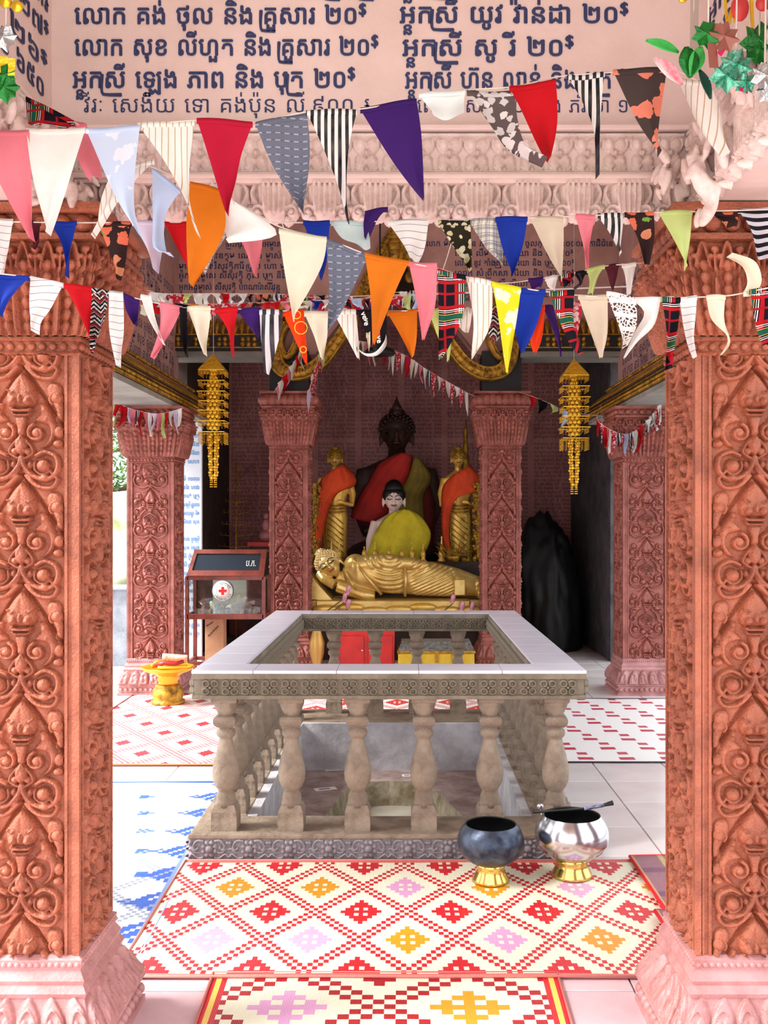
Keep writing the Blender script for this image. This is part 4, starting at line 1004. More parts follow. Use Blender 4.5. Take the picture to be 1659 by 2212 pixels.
b = B(); quadprism(b, .05, .93, .2, .84, -.006, 0); lid = b.build('lid_glass', mat('dark_glass', (40, 48, 58), .15), cab)
v_, f_, w_ = compose('ប.ក.', .01); P = [slope(.74 + a / w_ * .14, .38 + b_ * .35, .003) for a, b_ in v_]; link('lid_lettering', mesh_np('lid_lettering', P, f_, False), PAPER, cab)
# sticker with a red cross
scx, scz = (482 - 487) * k, EYE - (1276 - CY) * k; sr = 22.5 * k
st = B().lathe([(sr, -.001), (sr, .001)], 40, M=Matrix.Rotation(math.pi / 2, 4, 'X')).build('sticker', PAPER, cab, (scx, -.022, scz))
b = B()
for a in range(48):
    a0, a1 = a * math.pi / 24, (a + 1) * math.pi / 24
    for r0, r1 in ((sr * .95, sr * .985), (sr * .60, sr * .63)): b.add([(r0 * math.cos(a0), 0, r0 * math.sin(a0)), (r1 * math.cos(a0), 0, r1 * math.sin(a0)), (r1 * math.cos(a1), 0, r1 * math.sin(a1)), (r0 * math.cos(a1), 0, r0 * math.sin(a1))], [(0, 1, 2, 3)])
b.build('printed_rings', NAVY, st, (0, -.0018, 0))
b = B(); c_ = sr * .13; b.box(-c_, c_, -.003, -.0012, -c_ * 3, c_ * 3); b.box(-c_ * 3, -c_, -.003, -.0012, -c_, c_); b.box(c_, c_ * 3, -.003, -.0012, -c_, c_); b.build('red_cross', mat('cross_red', (214, 16, 24), .5), st)
def ring_text(s, r, a0, a1, size, inward=False):
    v, f, w = compose(s, .012); P = []
    for x, y in v:
        a = a0 + (a1 - a0) * x / w; rr = r + (-y if inward else y) * size; P.append((rr * math.cos(a), -.0018, rr * math.sin(a)))
    link('printed_text', mesh_np('printed_text', P, f, False), NAVY, st)
ring_text('កាកបាទក{រ}ហមកម{ព}ុជា', sr * .70, math.radians(160), math.radians(20), sr * .24)
ring_text('CAMBODIAN RED CROSS', sr * .88, math.radians(200), math.radians(340), sr * .24, True)
NOTES = [mat('note_%s' % n_, c, .8, rgb2=c2, vscale=30) for n_, c, c2 in (('pink', (226, 206, 200), (180, 150, 150)), ('cream', (236, 228, 210), (190, 176, 150)), ('blue', (214, 218, 226), (150, 160, 186)), ('olive', (206, 204, 184), (150, 150, 120)))]
for i in range(54):
    t = i / 53; x = R.uniform(-hw + .12, hw - .12); y = R.uniform(.11, dp - .13); z = zb_ + .02 + R.uniform(0, .16) * (1 - abs(x) / hw * .4)
    if i < 8: y = .05; z = zb_ + .045
    w = R.uniform(.09, .14); hh = w * .45; bm_ = B(); n0 = []
    for a in range(5):
        for c in (0, 1): n0.append((-w / 2 + w * a / 4, .01 * math.sin(a * 1.3 + i), -hh / 2 + hh * c))
    bm_.add(n0, [(2 * a, 2 * a + 2, 2 * a + 3, 2 * a + 1) for a in range(4)])
    nearest = i < 8
    o = bm_.build('banknote', NOTES[i % 4], None, (cx_ + (-hw + .12 + i * (2 * hw - .24) / 7 if nearest else x), DY + y, z), (R.uniform(-.15, .15) if nearest else R.uniform(-1.2, 1.2), R.uniform(-.1, .1) if nearest else R.uniform(-1, 1), 0 if nearest else R.uniform(-1, 1)))
    tag(o, ('flat banknote against the cabinet glass, %s from the left' % ['first', 'second', 'third', 'fourth', 'fifth', 'sixth', 'seventh', 'eighth'][i]) if nearest else 'crumpled %s banknote in the heap inside the donation cabinet' % ['pinkish', 'cream', 'bluish', 'olive'][i % 4], 'banknote', 'banknotes in the donation cabinet')
ctn = B().box(-.09, .09, 0, .16, 0, .545).build('cardboard_box', TANWOOD, None, ((462 - CX) * 9.6 / F, 9.62, 0), bev=.003); tag(ctn, 'tall tan cardboard carton standing under the donation cabinet', 'box')
B().tube([(-.06 + .1 * i / 14, -.002, .36 + .10 * i / 14 + .012 * math.sin(i * 2.1)) for i in range(15)], .0035, 5).build('pen_scribble', INK, ctn)
B().tube([(-.075 + .06 * i / 9, -.002, .46 + .035 * i / 9 + .010 * math.sin(i * 2.3)) for i in range(10)], .003, 5).build('pen_scribble', INK, ctn)

# ------------------------------------------------------------------ gold hanging ornaments
def hanging(px, py0, py1, Y, label):
    k = Y / F; x = (px - CX) * k; z0 = EYE - (py0 - CY) * k; z1 = EYE - (py1 - CY) * k; root = empty('gold_hanging_ornament', (x, Y, z0), label=label, cat='ornament', group='tiered gold hanging ornaments'); T = z0 - z1
    B().tube([(0, 0, 4.7 - z0), (0, 0, -.02)], .0025, 5).build('cord', STRING, root)
    hw = 27 * k
    B().frustum(0, 0, [(hw, -.125 * T), (hw * .95, -.115 * T), (hw * .12, -.012 * T), (.004, 0)]).build('roof_cone', mat('bright_gold', (250, 204, 60), .28, .6, rgb2=(222, 160, 30), vscale=40), root)
    g = MATS['bright_gold']
    tiers = [.13, .21, .29, .36, .43, .51, .59]
    coin = B().lathe([(.0165, -.003), (.019, 0), (.0165, .003)], 10, M=Matrix.Rotation(math.pi / 2, 4, 'X')).add([], [])
    for i, t in enumerate(tiers):
        w = hw * (1 + .05 * (i % 3)); b = B(); z = -t * T
        for s in (-1, 1): b.box(-w, w, s * w - .003, s * w + .003, z - .004, z + .004); b.box(s * w - .003, s * w + .003, -w, w, z - .004, z + .004)
        b.build('square_frame', g, root)
    b = B(); c = B()
    for i in range(16):                       # rows of discs, four faces of the shaft
        z = -(.12 + i * .029) * T; wv = hw * (.42 if i > 2 else .2)
        for a in range(4):
            for u in ((-.5, .5) if i % 2 else (-1, 0, 1)):
                M = Matrix.Rotation(a * math.pi / 2, 4, 'Z') @ Matrix.Translation((u * wv * .8, -wv, z)) @ Matrix.Rotation(math.pi / 2, 4, 'X'); b.lathe([(.013, -.002), (.019, 0), (.013, .003)], 9, M=M)
    o = b.build('coin_chain', g, root); o['kind'] = 'stuff'
    for t in tiers:
        for u in range(-4, 5):
            for a in range(4):
                ca, sa = [(1, 0), (0, 1), (-1, 0), (0, -1)][a]; xx, yy = u / 4 * hw, -hw
                for j in range(3 if t < .56 else 7): c.ball((xx * ca - yy * sa, xx * sa + yy * ca, -t * T - .012 - j * .014), .0045, 5)
    o = c.build('bead_fringe', g, root); o['kind'] = 'stuff'
    b = B()
    for a in range(6):                        # long drops below
        aa = a * math.pi / 3; xx, yy = .045 * math.cos(aa), .045 * math.sin(aa); n = 16 + (a % 3)
        for j in range(n):
            z = -(.60 + j * .0205) * T; M = Matrix.Translation((xx * (1 - j * .02), yy * (1 - j * .02), z)) @ Matrix.Rotation(aa + math.pi / 2 + j, 4, 'Z') @ Matrix.Rotation(math.pi / 2, 4, 'X'); b.lathe([(.010, -.002), (.015, 0), (.010, .003)], 8, M=M)
        for j in range(5): b.ball((xx * .6, yy * .6, -(.93 + j * .016) * T), .006, 6)
    o = b.build('hanging_drop', g, root); o['kind'] = 'stuff'
hanging(461, 765, 1053, 8.75, 'tiered gold hanging ornament over the donation cabinet')
hanging(1240, 776, 1068, 8.75, 'tiered gold hanging ornament at the right, before the dark rock')
# small lamp under the pediment and its dark disc
lm = empty('ceiling_lamp', (-.245, 9.75, 3.15), label='black flat hanging lamp under the golden gable', cat='lamp')
B().lathe([(.14, -.05), (.15, -.03), (.14, .0), (.02, .05)], 28).build('lamp_shade', BLACKIN, lm); B().tube([(0, 0, .04), (0, 0, 1.56)], .008, 6).build('rod', BLACKIN, lm)
# thin metal tree in the dark bay
mt = empty('metal_tree', ((510 - CX) * 11.6 / F, 11.6, .02), label='thin brass stick tree standing in the dark left bay', cat='ornament')
b = B().tube([(0, 0, 0), (0, 0, 2.15)], .008, 6).lathe([(.1, -.02), (.1, 0), (.02, .02)], 12)
for i in range(9):
    z = 1.01 + i * .13; L = .22 - i * .02; b.tube([(-L, 0, z + .02), (0, 0, z), (L, 0, z + .02)], .004, 5)
    for q in range(-3, 4): b.tube([(L * q / 3, 0, z + .01), (L * q / 3, 0, z + .05)], .003, 4)
b.build('branches', OGOLD, mt)
tb = empty('red_table', ((572 - CX) * 11.9 / F, 11.9, 0), label='small red altar table half hidden by the left inner pillar', cat='table')
B().box(-.18, .18, -.15, .15, 1.17, 1.22).build('top', REDP, tb); B().box(-.16, .16, -.13, .13, 0, 1.17).build('cloth_skirt', DARKBROWN, tb)
pk = empty('seated_figurine', ((575 - CX) * 11.9 / F, 11.9, 1.22), label='small pink seated figurine on the red table', cat='statue')
b = B(); b.ball((0, 0, .07), .09, 12, 1.1, .8, .8); b.ball((0, 0, .20), .06, 12, .9, .8, 1.3); b.ball((0, 0, .31), .04, 12); b.build('figure', mat('pink_glaze', (190, 120, 120), .4), pk)

# ------------------------------------------------------------------ golden naga gable
gab = empty('naga_gable', (0, 0, 0), label='golden scaled serpent gable over the shrine opening', cat='gable')
YG = 10.02
def gp(x, y): p = at(x, y, YG); return (p.x, p.z)
def ribbon(pts, w0, w1, th, name, n=7, scales=True):
    P = spline([gp(*p) for p in pts], n); m = len(P); v = []; f = []
    T_ = []
    for i in range(m):
        t = P[min(i + 1, m - 1)] - P[max(i - 1, 0)]; t = t / (np.hypot(*t) + 1e-9); nrm = np.array([-t[1], t[0]]); w = w0 + (w1 - w0) * i / (m - 1); T_.append((P[i], nrm, w, t))
    prof = [(-1, .0), (-.92, .7), (-.74, .75), (-.62, .45), (-.2, .95), (.2, .95), (.62, .45), (.74, .75), (.92, .7), (1, 0)]
    for p, nrm, w, t in T_:
        for a, h in prof: q = p + nrm * a * w; v.append((q[0], YG - h * th, q[1]))
        for a in (1, -1): q = p + nrm * a * w; v.append((q[0], YG + .08, q[1]))
    c = len(prof) + 2
    for i in range(m - 1):
        for k_ in range(c): f.append((i * c + k_, i * c + (k_ + 1) % c, (i + 1) * c + (k_ + 1) % c, (i + 1) * c + k_))
    f.append(tuple(range(c))); f.append(tuple(range(m * c - 1, (m - 1) * c - 1, -1)))
    link(name, mesh_np(name, v, f, True), OGOLD, gab)
    if scales:
        b = B(); L = 0; last = P[0]
        for p, nrm, w, t in T_:
            if np.hypot(*(p - last)) > .045:
                last = p; q0 = p - nrm * w * .55; q1 = p + nrm * w * .55; b.tube([(q0[0], YG - th * .7, q0[1]), (p[0] + t[0] * .015, YG - th * 1.05, p[1] + t[1] * .015), (q1[0], YG - th * .7, q1[1])], .008, 5)
        if b.f: b.build('scale_row', OGOLD, gab)['kind'] = 'stuff'
left = [(852, 498), (815, 560), (785, 625), (757, 690), (725, 742), (690, 785), (650, 806), (612, 800), (594, 770), (590, 720), (602, 690)]
ribbon(left, .05, .085, .07, 'serpent_body'); ribbon([(2 * 850 - x - 4 + (0 if y > 560 else 4), y) for x, y in left], .05, .085, .07, 'serpent_body')
ribbon([(645, 680), (640, 740), (620, 770), (606, 740), (620, 705), (634, 712)], .04, .02, .06, 'crest_curl', scales=False)
ribbon([(1055, 680), (1060, 740), (1082, 772), (1098, 740), (1078, 705), (1064, 720)], .04, .02, .06, 'crest_curl', scales=False)
ribbon([(620, 640), (600, 690), (606, 740)], .07, .03, .05, 'flame_leaf', scales=False); ribbon([(1075, 640), (1100, 690), (1096, 740)], .07, .03, .05, 'flame_leaf', scales=False)
for pts in ([(842, 500), (838, 545), (850, 570)], [(860, 500), (866, 545), (852, 570)], [(800, 640), (770, 660), (765, 700)], [(905, 640), (930, 660), (935, 700)]): ribbon(pts, .03, .05, .05, 'flame_leaf', scales=False)
b = B()
for i in range(7): p = at(852, 505 + i * 10, YG); b.ball((p.x, YG - .05, p.z), .075 - abs(3 - i) * .010, 10, 1, .5, .8)
for (x, y, r) in ((820, 600, .05), (885, 600, .05), (838, 640, .04), (868, 640, .04), (626, 690, .05), (1075, 690, .05), (645, 655, .05), (1060, 655, .05)): p = at(x, y, YG); b.ball((p.x, YG - .03, p.z), r, 10, 1, .6, 1.2)
b.build('finial_knobs', OGOLD, gab)['kind'] = 'stuff'
for xx in (-1.178, .98):
    o = B().box(xx - .2, xx + .2, 10.1, 10.42, 2.78, 3.20).build('trim_1' if xx < 0 else 'trim_2', BLACKIN); struct(o)

# ------------------------------------------------------------------ bodies: fused continuous surfaces
def fused(name, b, m, parent, voxel=.014, sm=4, loc=(0, 0, 0), rot=(0, 0, 0)):
    me = b.mesh(name); o = bpy.data.objects.new(name + '_tmp', me); COL.objects.link(o); r = o.modifiers.new('r', 'REMESH'); r.mode = 'VOXEL'; r.voxel_size = voxel
    s = o.modifiers.new('s', 'SMOOTH'); s.iterations = sm; s.factor = .5
    dg = bpy.context.evaluated_depsgraph_get(); m2 = bpy.data.meshes.new_from_object(o.evaluated_get(dg)); bpy.data.objects.remove(o); bpy.data.meshes.remove(me)
    m2.name = name; m2.polygons.foreach_set('use_smooth', [True] * len(m2.polygons)); m2.materials.clear(); return link(name, m2, m, parent, loc, rot)
def add_head(b, c, r, M=None):
    """head ellipsoid with jaw, nose, brow, long ears; c centre, r half height"""
    M = M or Matrix.Identity(3); c = Vector(c)
    def e(p, rr, sx=1, sy=1, sz=1, n=18): b.ball(c + M @ Vector(p) * r, rr * r, n, sx, sy, sz, M)
    e((0, .08, .12), .84, .90, .98, .98); e((0, -.10, -.22), .66, .92, .95, 1.0); e((0, -.22, -.72), .26, 1, 1, .8)
    e((0, -.84, -.12), .10, .95, 1.3, 2.6, 10); e((0, -.90, -.30), .12, 1.2, 1, .8, 10)
    for s in (-1, 1): e((s * .82, .08, -.22), .13, .7, 1.2, 3.6, 10); e((s * .3, -.70, -.02), .2, 1.1, .5, .6, 10)
    e((0, -.78, -.50), .16, 1.5, .7, .5, 10)
def face_paint(parent, c, r, M=None, lips=LIPS, eye=EYEB, brow=EYEB, depth=1.0):
    M = M or Matrix.Identity(3); c = Vector(c); T = lambda p: c + M @ (Vector(p) * r)
    for s in (-1, 1):
        b = B(); b.tube([T((s * .14, -.84, -.02)), T((s * .32, -.83, -.06)), T((s * .52, -.72, .0))], r * .035, 6); b.build('eye', eye, parent)
        b = B(); b.tube([T((s * .10, -.86, .16)), T((s * .32, -.84, .28)), T((s * .58, -.70, .16))], r * .03, 6); b.build('eyebrow', brow, parent)
    b = B(); b.tube([T((-.24, -.78, -.46)), T((-.1, -.87, -.50)), T((0, -.88, -.48)), T((.1, -.87, -.50)), T((.24, -.78, -.46))], [r * .02, r * .06, r * .06, r * .06, r * .02], 8); b.build('lips', lips, parent)
def hair(parent, c, r, m, M=None, curls=True, top=True, n=90, m2=None):
    M = M or Matrix.Identity(3); c = Vector(c); b = B(); T = lambda p: c + M @ (Vector(p) * r)
    b.ball(T((0, .16, .26)), .88 * r, 20, .98, 1.0, .92, M); 
    if top: b.ball(T((0, .12, 1.02)), .42 * r, 16, 1, 1, .95, M)
    if curls:
        for i in range(n):
            ph = i * 2.39996; z = -.15 + 1.13 * (i + .5) / n; q = math.sqrt(max(0, 1 - (max(z, 0)) ** 2)); p = Vector((q * math.cos(ph) * .88, .16 + q * math.sin(ph) * .9, .26 + z * .84))
            if p.y < -.50 and p.z < .62: continue
            b.ball(T(p), .085 * r, 6)
        for i in range(14):
            a = i * .9; b.ball(T((.36 * math.cos(a), .12 + .36 * math.sin(a), 1.0 + .02 * i)), .07 * r, 6)
    else: b.ball(T((0, .14, .62)), .72 * r, 18, 1, 1, 1.15, M)
    return b.build('hair', m, parent)
def sheet(name, Lp, Rp, Y, bulge, m, parent, nu=14, nv=22, fold=.01, nf=5, back=False):
    """draped cloth: left and right edges as points in the picture plane at depth Y, bulging towards the viewer, thick"""
    L = resample(Lp, nv); Rr = resample(Rp, nv); v = []
    for j in range(nv):
        for i in range(nu + 1):
            u = i / nu; x = L[j][0] * (1 - u) + Rr[j][0] * u; y = L[j][1] * (1 - u) + Rr[j][1] * u; q = at(x, y, Y)
            dd = bulge * math.sqrt(max(0, 1 - (2 * u - 1) ** 2 * .96)) + fold * math.sin(u * nf * 6.28 + j * .12)
            k_ = (Y - dd) / Y; v.append((q.x, q.y - dd, q.z))
    f = [(j * (nu + 1) + i, (j + 1) * (nu + 1) + i, (j + 1) * (nu + 1) + i + 1, j * (nu + 1) + i + 1) for j in range(nv - 1) for i in range(nu)]
    o = link(name, mesh_np(name, v, f, True), m, parent); s = o.modifiers.new('t', 'SOLIDIFY'); s.thickness = .012; s.offset = -1; return o
def resample(P, n):
    P = spline(P, 8) if len(P) > 2 else [np.array(p, float) for p in P]; P = np.array(P); dd = np.concatenate([[0], np.cumsum(np.hypot(*(P[1:] - P[:-1]).T))]); dd /= dd[-1]; t = np.linspace(0, 1, n)
    return np.stack([np.interp(t, dd, P[:, 0]), np.interp(t, dd, P[:, 1])], 1)

# standing golden statues
def standing(px, Y, pyt, pyb, label, mir=1):
    k = Y / F; x0 = (px - CX) * k; z0 = EYE - (pyb - CY) * k; Ht = (pyb - pyt) * k; u = Ht / 7.6
    root = empty('standing_statue', (x0, Y, z0), label=label, cat='statue', group='standing golden statues in orange sashes'); b = B(); hr = u * .56; hz = Ht - u * .95
    add_head(b, (0, 0, hz), hr); b.tube([(0, .02, hz - u * .4), (0, .03, hz - u * .95)], u * .22, 12)
    # torso to hem
    b.tube([(0, .03, hz - u * .8), (0, .03, hz - u * 1.2), (0, .03, hz - u * 2.0), (0, .02, hz - u * 2.9), (0, .02, hz - u * 3.6), (0, .02, hz - u * 5.0), (0, .02, hz - u * 6.1)], [u * .35, u * .88, u * .80, u * .62, u * .76, u * .72, u * .70], 20, flat=.62)
    b.ball((0, .02, hz - u * 3.05), u * .55, 16, 1.15, .75, .6)
    for s in (-1, 1):
        b.tube([(s * u * .82, .03, hz - u * 1.25), (s * u * 1.08, .0, hz - u * 2.2), (s * u * 1.05, -.05, hz - u * 2.9), (s * u * .5, -.14, hz - u * 2.75)], [u * .26, u * .22, u * .17, u * .12], 10)
        b.ball((s * u * .35, -.15, hz - u * 2.7), u * .15, 10, 1.4, .6, 1)
        b.tube([(s * u * .36, .02, hz - u * 6.0), (s * u * .36, .02, .06)], u * .2, 10); b.ball((s * u * .36, -.05, .04), u * .24, 10, .8, 1.6, .5)
    fused('body', b, GOLD, root, .012, 3)
    b = B()
    for i in range(7):                       # slanting folds of the skirt
        zz = hz - u * (3.6 + i * .36); b.tube([(-u * .45 * mir, -u * .49, zz + u * .35), (0, -u * .53, zz), (u * .55 * mir, -u * .42, zz - u * .45)], u * .03, 5)
    b.tube([(-u * .5, -u * .50, hz - u * 3.4), (-u * .52, -u * .49, hz - u * 5.0), (-u * .3, -u * .50, hz - u * 5.8), (u * .5, -u * .46, hz - u * 5.9)], u * .04, 6)
    for zz in (2.9, 3.1, 3.3): b.tube([(-u * .6, -u * .40, hz - u * zz), (0, -u * .56, hz - u * (zz + .05)), (u * .6, -u * .40, hz - u * zz)], u * .05, 6)
    b.build('robe_folds', OGOLD, root)
    face_paint(root, (0, 0, hz), hr); hair(root, (0, 0, hz), hr, OGOLD, n=70)
    B().lathe([(u * .9, -.10), (u * .95, -.06), (u * .8, 0), (u * .85, .01)], 24).build('pedestal', OGOLD, root)
    return root
YS = 11.45
s1 = standing(724, YS, 957, 1222, 'standing golden statue in an orange sash at the left of the altar')
sheet('orange_sash', [(712 - 26 + 22, 1022), (695, 1035), (682, 1065), (678, 1110), (676, 1150), (679, 1185)], [(745, 1003), (768, 1030), (766, 1050), (728, 1068), (706, 1120), (694, 1185)], YS - .08, .14, SAFF, s1)
s2_ = standing(990, YS, 957, 1222, 'standing golden statue in an orange sash at the right of the altar')
sheet('orange_sash', [(975, 1028), (956, 1052), (953, 1095), (953, 1140), (960, 1190)], [(1016, 1005), (1034, 1030), (1033, 1062), (988, 1075), (970, 1130), (972, 1190)], YS - .08, .14, SAFF, s2_)
for o, a in ((s1, 1), (s2_, 1)):
    for c in o.children:
        if c.name.startswith('orange_sash'): c.location = -o.location

# large dark seated statue behind
YD = 12.1; k = YD / F
bs = empty('seated_statue', ((857 - CX) * k, YD, EYE - (1225 - CY) * k), label='large dark seated statue in red and olive robes at the back', cat='statue')
zh = (1225 - 938) * k; hr = 43 * k; b = B(); add_head(b, (0, 0, zh), hr)
b.tube([(0, .05, zh - hr * .7), (0, .06, zh - hr * 1.5)], hr * .45, 14)
b.tube([(0, .08, zh - hr * 1.15), (0, .08, zh - hr * 1.7), (0, .08, zh - hr * 2.6), (0, .05, zh - hr * 4.2), (0, .05, .3)], [hr * .5, hr * 1.75, hr * 1.7, hr * 1.25, hr * 1.4], 24, flat=.6)
for s in (-1, 1): b.tube([(s * hr * 1.55, .08, zh - hr * 1.8), (s * hr * 1.95, .0, zh - hr * 3.6), (s * hr * 1.4, -.25, zh - hr * 5)], [hr * .5, hr * .42, hr * .3], 12)
b.ball((0, -.1, .18), .42, 20, 1.45, .8, .45); fused('body', b, DARKST, bs, .022, 4)
hair(bs, (0, 0, zh), hr, DARKST, n=110); B().lathe([(hr * .30, zh + hr * 1.2), (hr * .2, zh + hr * 1.45), (hr * .05, zh + hr * 1.75), (.003, zh + hr * 1.9)], 12).build('flame_finial', DARKST, bs); face_paint(bs, (0, 0, zh), hr, lips=DARKST)
def absheet(root, *a, **kw):
    o = sheet(*a, parent=root, **kw); o.location = -root.location; return o
absheet(bs, 'red_robe', [(862, 978), (820, 1000), (795, 1040), (770, 1080), (757, 1118)], [(893, 985), (880, 1040), (850, 1080), (838, 1110), (812, 1132)], YD - .28, .16, REDC)
absheet(bs, 'olive_robe', [(893, 990), (878, 1035), (850, 1085), (872, 1130), (890, 1190)], [(905, 988), (930, 1020), (932, 1040), (915, 1080), (925, 1190)], YD - .28, .12, OLIVE)
absheet(bs, 'red_underrobe', [(760, 1090), (775, 1130), (830, 1160)], [(930, 1050), (938, 1100), (936, 1190)], YD - .22, .10, mat('deep_red_cloth', (96, 16, 14), .85))
# white-faced seated statue
YW = 11.35; k = YW / F
ws = empty('seated_statue', ((855 - CX) * k, YW, EYE - (1212 - CY) * k), label='white-faced seated statue with black hair in a yellow robe', cat='statue')
zh = (1212 - 1078) * k; hr = 31 * k; cxh = (851 - 855) * k; b = B(); add_head(b, (cxh, 0, zh), hr * .92)
b.tube([(cxh, .03, zh - hr * .7), (cxh, .04, zh - hr * 1.6)], hr * .36, 14)
b.tube([(cxh, .05, zh - hr * 1.15), (cxh - .01, .05, zh - hr * 1.45), (0, .05, zh - hr * 2.4), (.0, .0, .25), (.0, 0, .02)], [hr * .45, hr * 1.35, hr * 1.4, hr * 1.5, hr * 1.9], 22, flat=.6)
b.tube([(cxh - hr * 1.25, .03, zh - hr * 1.6), (cxh - hr * 1.65, -.02, zh - hr * 2.9), (cxh - hr * 1.7, -.06, zh - hr * 4.0)], [hr * .38, hr * .32, hr * .25], 12)
b.tube([(cxh + hr * 1.2, .03, zh - hr * 1.6), (cxh + hr * 1.9, -.02, zh - hr * 2.8), (cxh + hr * 1.6, -.06, zh - hr * 3.8)], [hr * .38, hr * .34, hr * .25], 12); fused('body', b, PALESKIN, ws, .012, 4)
face_paint(ws, (cxh, 0, zh), hr * .92, brow=EYEB); hair(ws, (cxh, .01, zh), hr * .96, BLACKH, curls=False, top=False)
absheet(ws, 'yellow_robe', [(868, 1101), (838, 1112), (816, 1140), (802, 1170), (787, 1213)], [(884, 1101), (902, 1110), (919, 1128), (930, 1152), (924, 1182), (906, 1213)], YW - .10, .17, YELC, fold=.022, nf=4)

# reclining golden statue and its bed
YR = 10.75; k = YR / F
rs = empty('reclining_statue', ((860 - CX) * k, YR, EYE - (1290 - CY) * k), label='reclining golden statue asleep on its side between the inner pillars', cat='statue')
def rp(x, y, dy=0): p = at(x, y, YR); return Vector((p.x - rs.location.x, dy, p.z - rs.location.z))
b = B(); Mh = Matrix.Rotation(math.radians(-38), 3, 'Y') @ Matrix.Rotation(math.radians(-8), 3, 'X')
hc = rp(712, 1221, -.02); hr = .155; add_head(b, hc, hr, Mh)
b.tube([rp(730, 1243, .02), rp(752, 1262, .02)], .085, 14)
b.tube([rp(748, 1250), rp(775, 1240), rp(815, 1240), rp(870, 1248), rp(930, 1250), rp(985, 1258), rp(1030, 1266), rp(1065, 1270)], [.12, .205, .20, .175, .185, .155, .11, .09], 22, flat=.75)
b.tube([rp(772, 1222, -.05), rp(830, 1212, -.1), rp(878, 1216, -.1), rp(925, 1222, -.08)], [.10, .08, .07, .045], 12)
b.ball(rp(768, 1222, 0), .13, 14); b.tube([rp(1030, 1258, -.04), rp(1120, 1262, -.04)], .06, 12); b.tube([rp(1030, 1280, -.06), rp(1120, 1282, -.06)], .06, 12)
b.tube([rp(725, 1262, -.1), rp(700, 1250, -.06), rp(690, 1238, 0)], [.06, .05, .05], 10); b.tube([rp(730, 1264, -.1), rp(790, 1284, -.12), rp(810, 1286, -.1)], [.07, .07, .05], 10)
fused('body', b, PGOLD, rs, .0095, 6)
face_paint(rs, hc, hr, Mh); hair(rs, hc, hr, mat('cream_gold', (240, 214, 150), .45, .4), Mh, n=150)
bo = [c for c in rs.children if c.name.startswith('body')][0]; me = bo.data; nvv = len(me.vertices); co = np.zeros(nvv * 3); no_ = np.zeros(nvv * 3); me.vertices.foreach_get('co', co); me.vertices.foreach_get('normal', no_); co = co.reshape(-1, 3); no_ = no_.reshape(-1, 3)
ca, cb = rp(842, 1196), rp(760, 1215); xa, xb, xc, xd = rp(775, 0).x, rp(874, 0).x, rp(884, 0).x, rp(982, 0).x
d1 = np.hypot(co[:, 0] - ca.x, (co[:, 2] - ca.z) * 1.15); w1 = np.clip((co[:, 0] - xa - (ca.z - co[:, 2]) * .5) / .12, 0, 1) * np.clip((xb - co[:, 0]) / .05, 0, 1)
d2 = (co[:, 0] * .62 + co[:, 2] * -.78) + .9 * (co[:, 2] - ca.z) ** 2; w2 = np.clip((co[:, 0] - xc) / .06, 0, 1) * np.clip((xd - co[:, 0]) / .03, 0, 1)
front_ = np.clip((-co[:, 1]) / .06, 0, 1); fold_ = lambda q: np.abs(np.sin(q)) ** .7
dsp = front_ * (w1 * .016 * fold_(d1 * math.pi / .056) + w2 * .015 * fold_(d2 * math.pi / .05)); co += no_ * dsp[:, None]; me.vertices.foreach_set('co', co.reshape(-1)); me.update()
b = B()
b.tube([rp(873, 1210, -.06), rp(877, 1245, -.20), rp(875, 1286, -.14)], .016, 6); b.tube([rp(765, 1205, -.1), rp(790, 1240, -.19), rp(825, 1282, -.17)], .016, 6); b.tube([rp(745, 1228, -.12), rp(762, 1258, -.2), rp(772, 1272, -.17)], .012, 6)
b.build('robe_folds', PGOLD, rs)
B().box(0, .115, -.135, -.09, 0, .17, c=.006).build('robe_end', PGOLD, rs, rp(980, 1284) - Vector((0, 0, 0)))
bed = empty('lotus_bed', ((860 - CX) * k, YR, 0), label='gold lotus bed under the reclining statue', cat='altar')
zb0 = EYE - (1292 - CY) * k
B().box(-.86, .76, -.30, .42, zb0 - .20, zb0, c=.01).box(-1.05, 1.25, -.20, .40, zb0 - .19, zb0 - .01).build('bed_top', PGOLD, bed)
B().add([(-1.0, -.2, zb0), (-.70, -.2, zb0), (-.98, -.2, zb0 + .30), (-1.0, .25, zb0), (-.70, .25, zb0), (-.98, .25, zb0 + .30)], [(0, 1, 2), (5, 4, 3), (0, 3, 4, 1), (1, 4, 5, 2), (2, 5, 3, 0)]).build('pillow', PGOLD, bed)
pet = B(); pet.ball((0, 0, 0), .11, 12, 1.35, .35, .42); pm_ = pet.mesh('lotus_petal'); pm_.materials.append(GOLD)
for i in range(7): link('lotus_petal', pm_, None, bed, (-.76 + i * .255, -.33, zb0 - .09 + .02 * math.sin(i * 2)), (.3, 0, 0))
B().box(-.84, .74, -.27, .40, .40, zb0 - .18).build('bed_base', OGOLD, bed)
B().box(-1.1, 1.3, -.2, .40, 0, .46).build('dais', DARKBROWN, bed)
# back altar platform carrying the rear statues
alt = empty('altar_platform', (0, 11.2, 0), label='dark stepped platform carrying the rear statues', cat='altar')
B().box(-1.05, 1.0, .0, .62, 0, EYE - (1222 - CY) * YS / F - .115).build('lower_step', DARKBROWN, alt); B().box(-.95, .9, .62, 1.5, 0, EYE - (1225 - CY) * YD / F - .0).build('upper_step', DARKBROWN, alt)
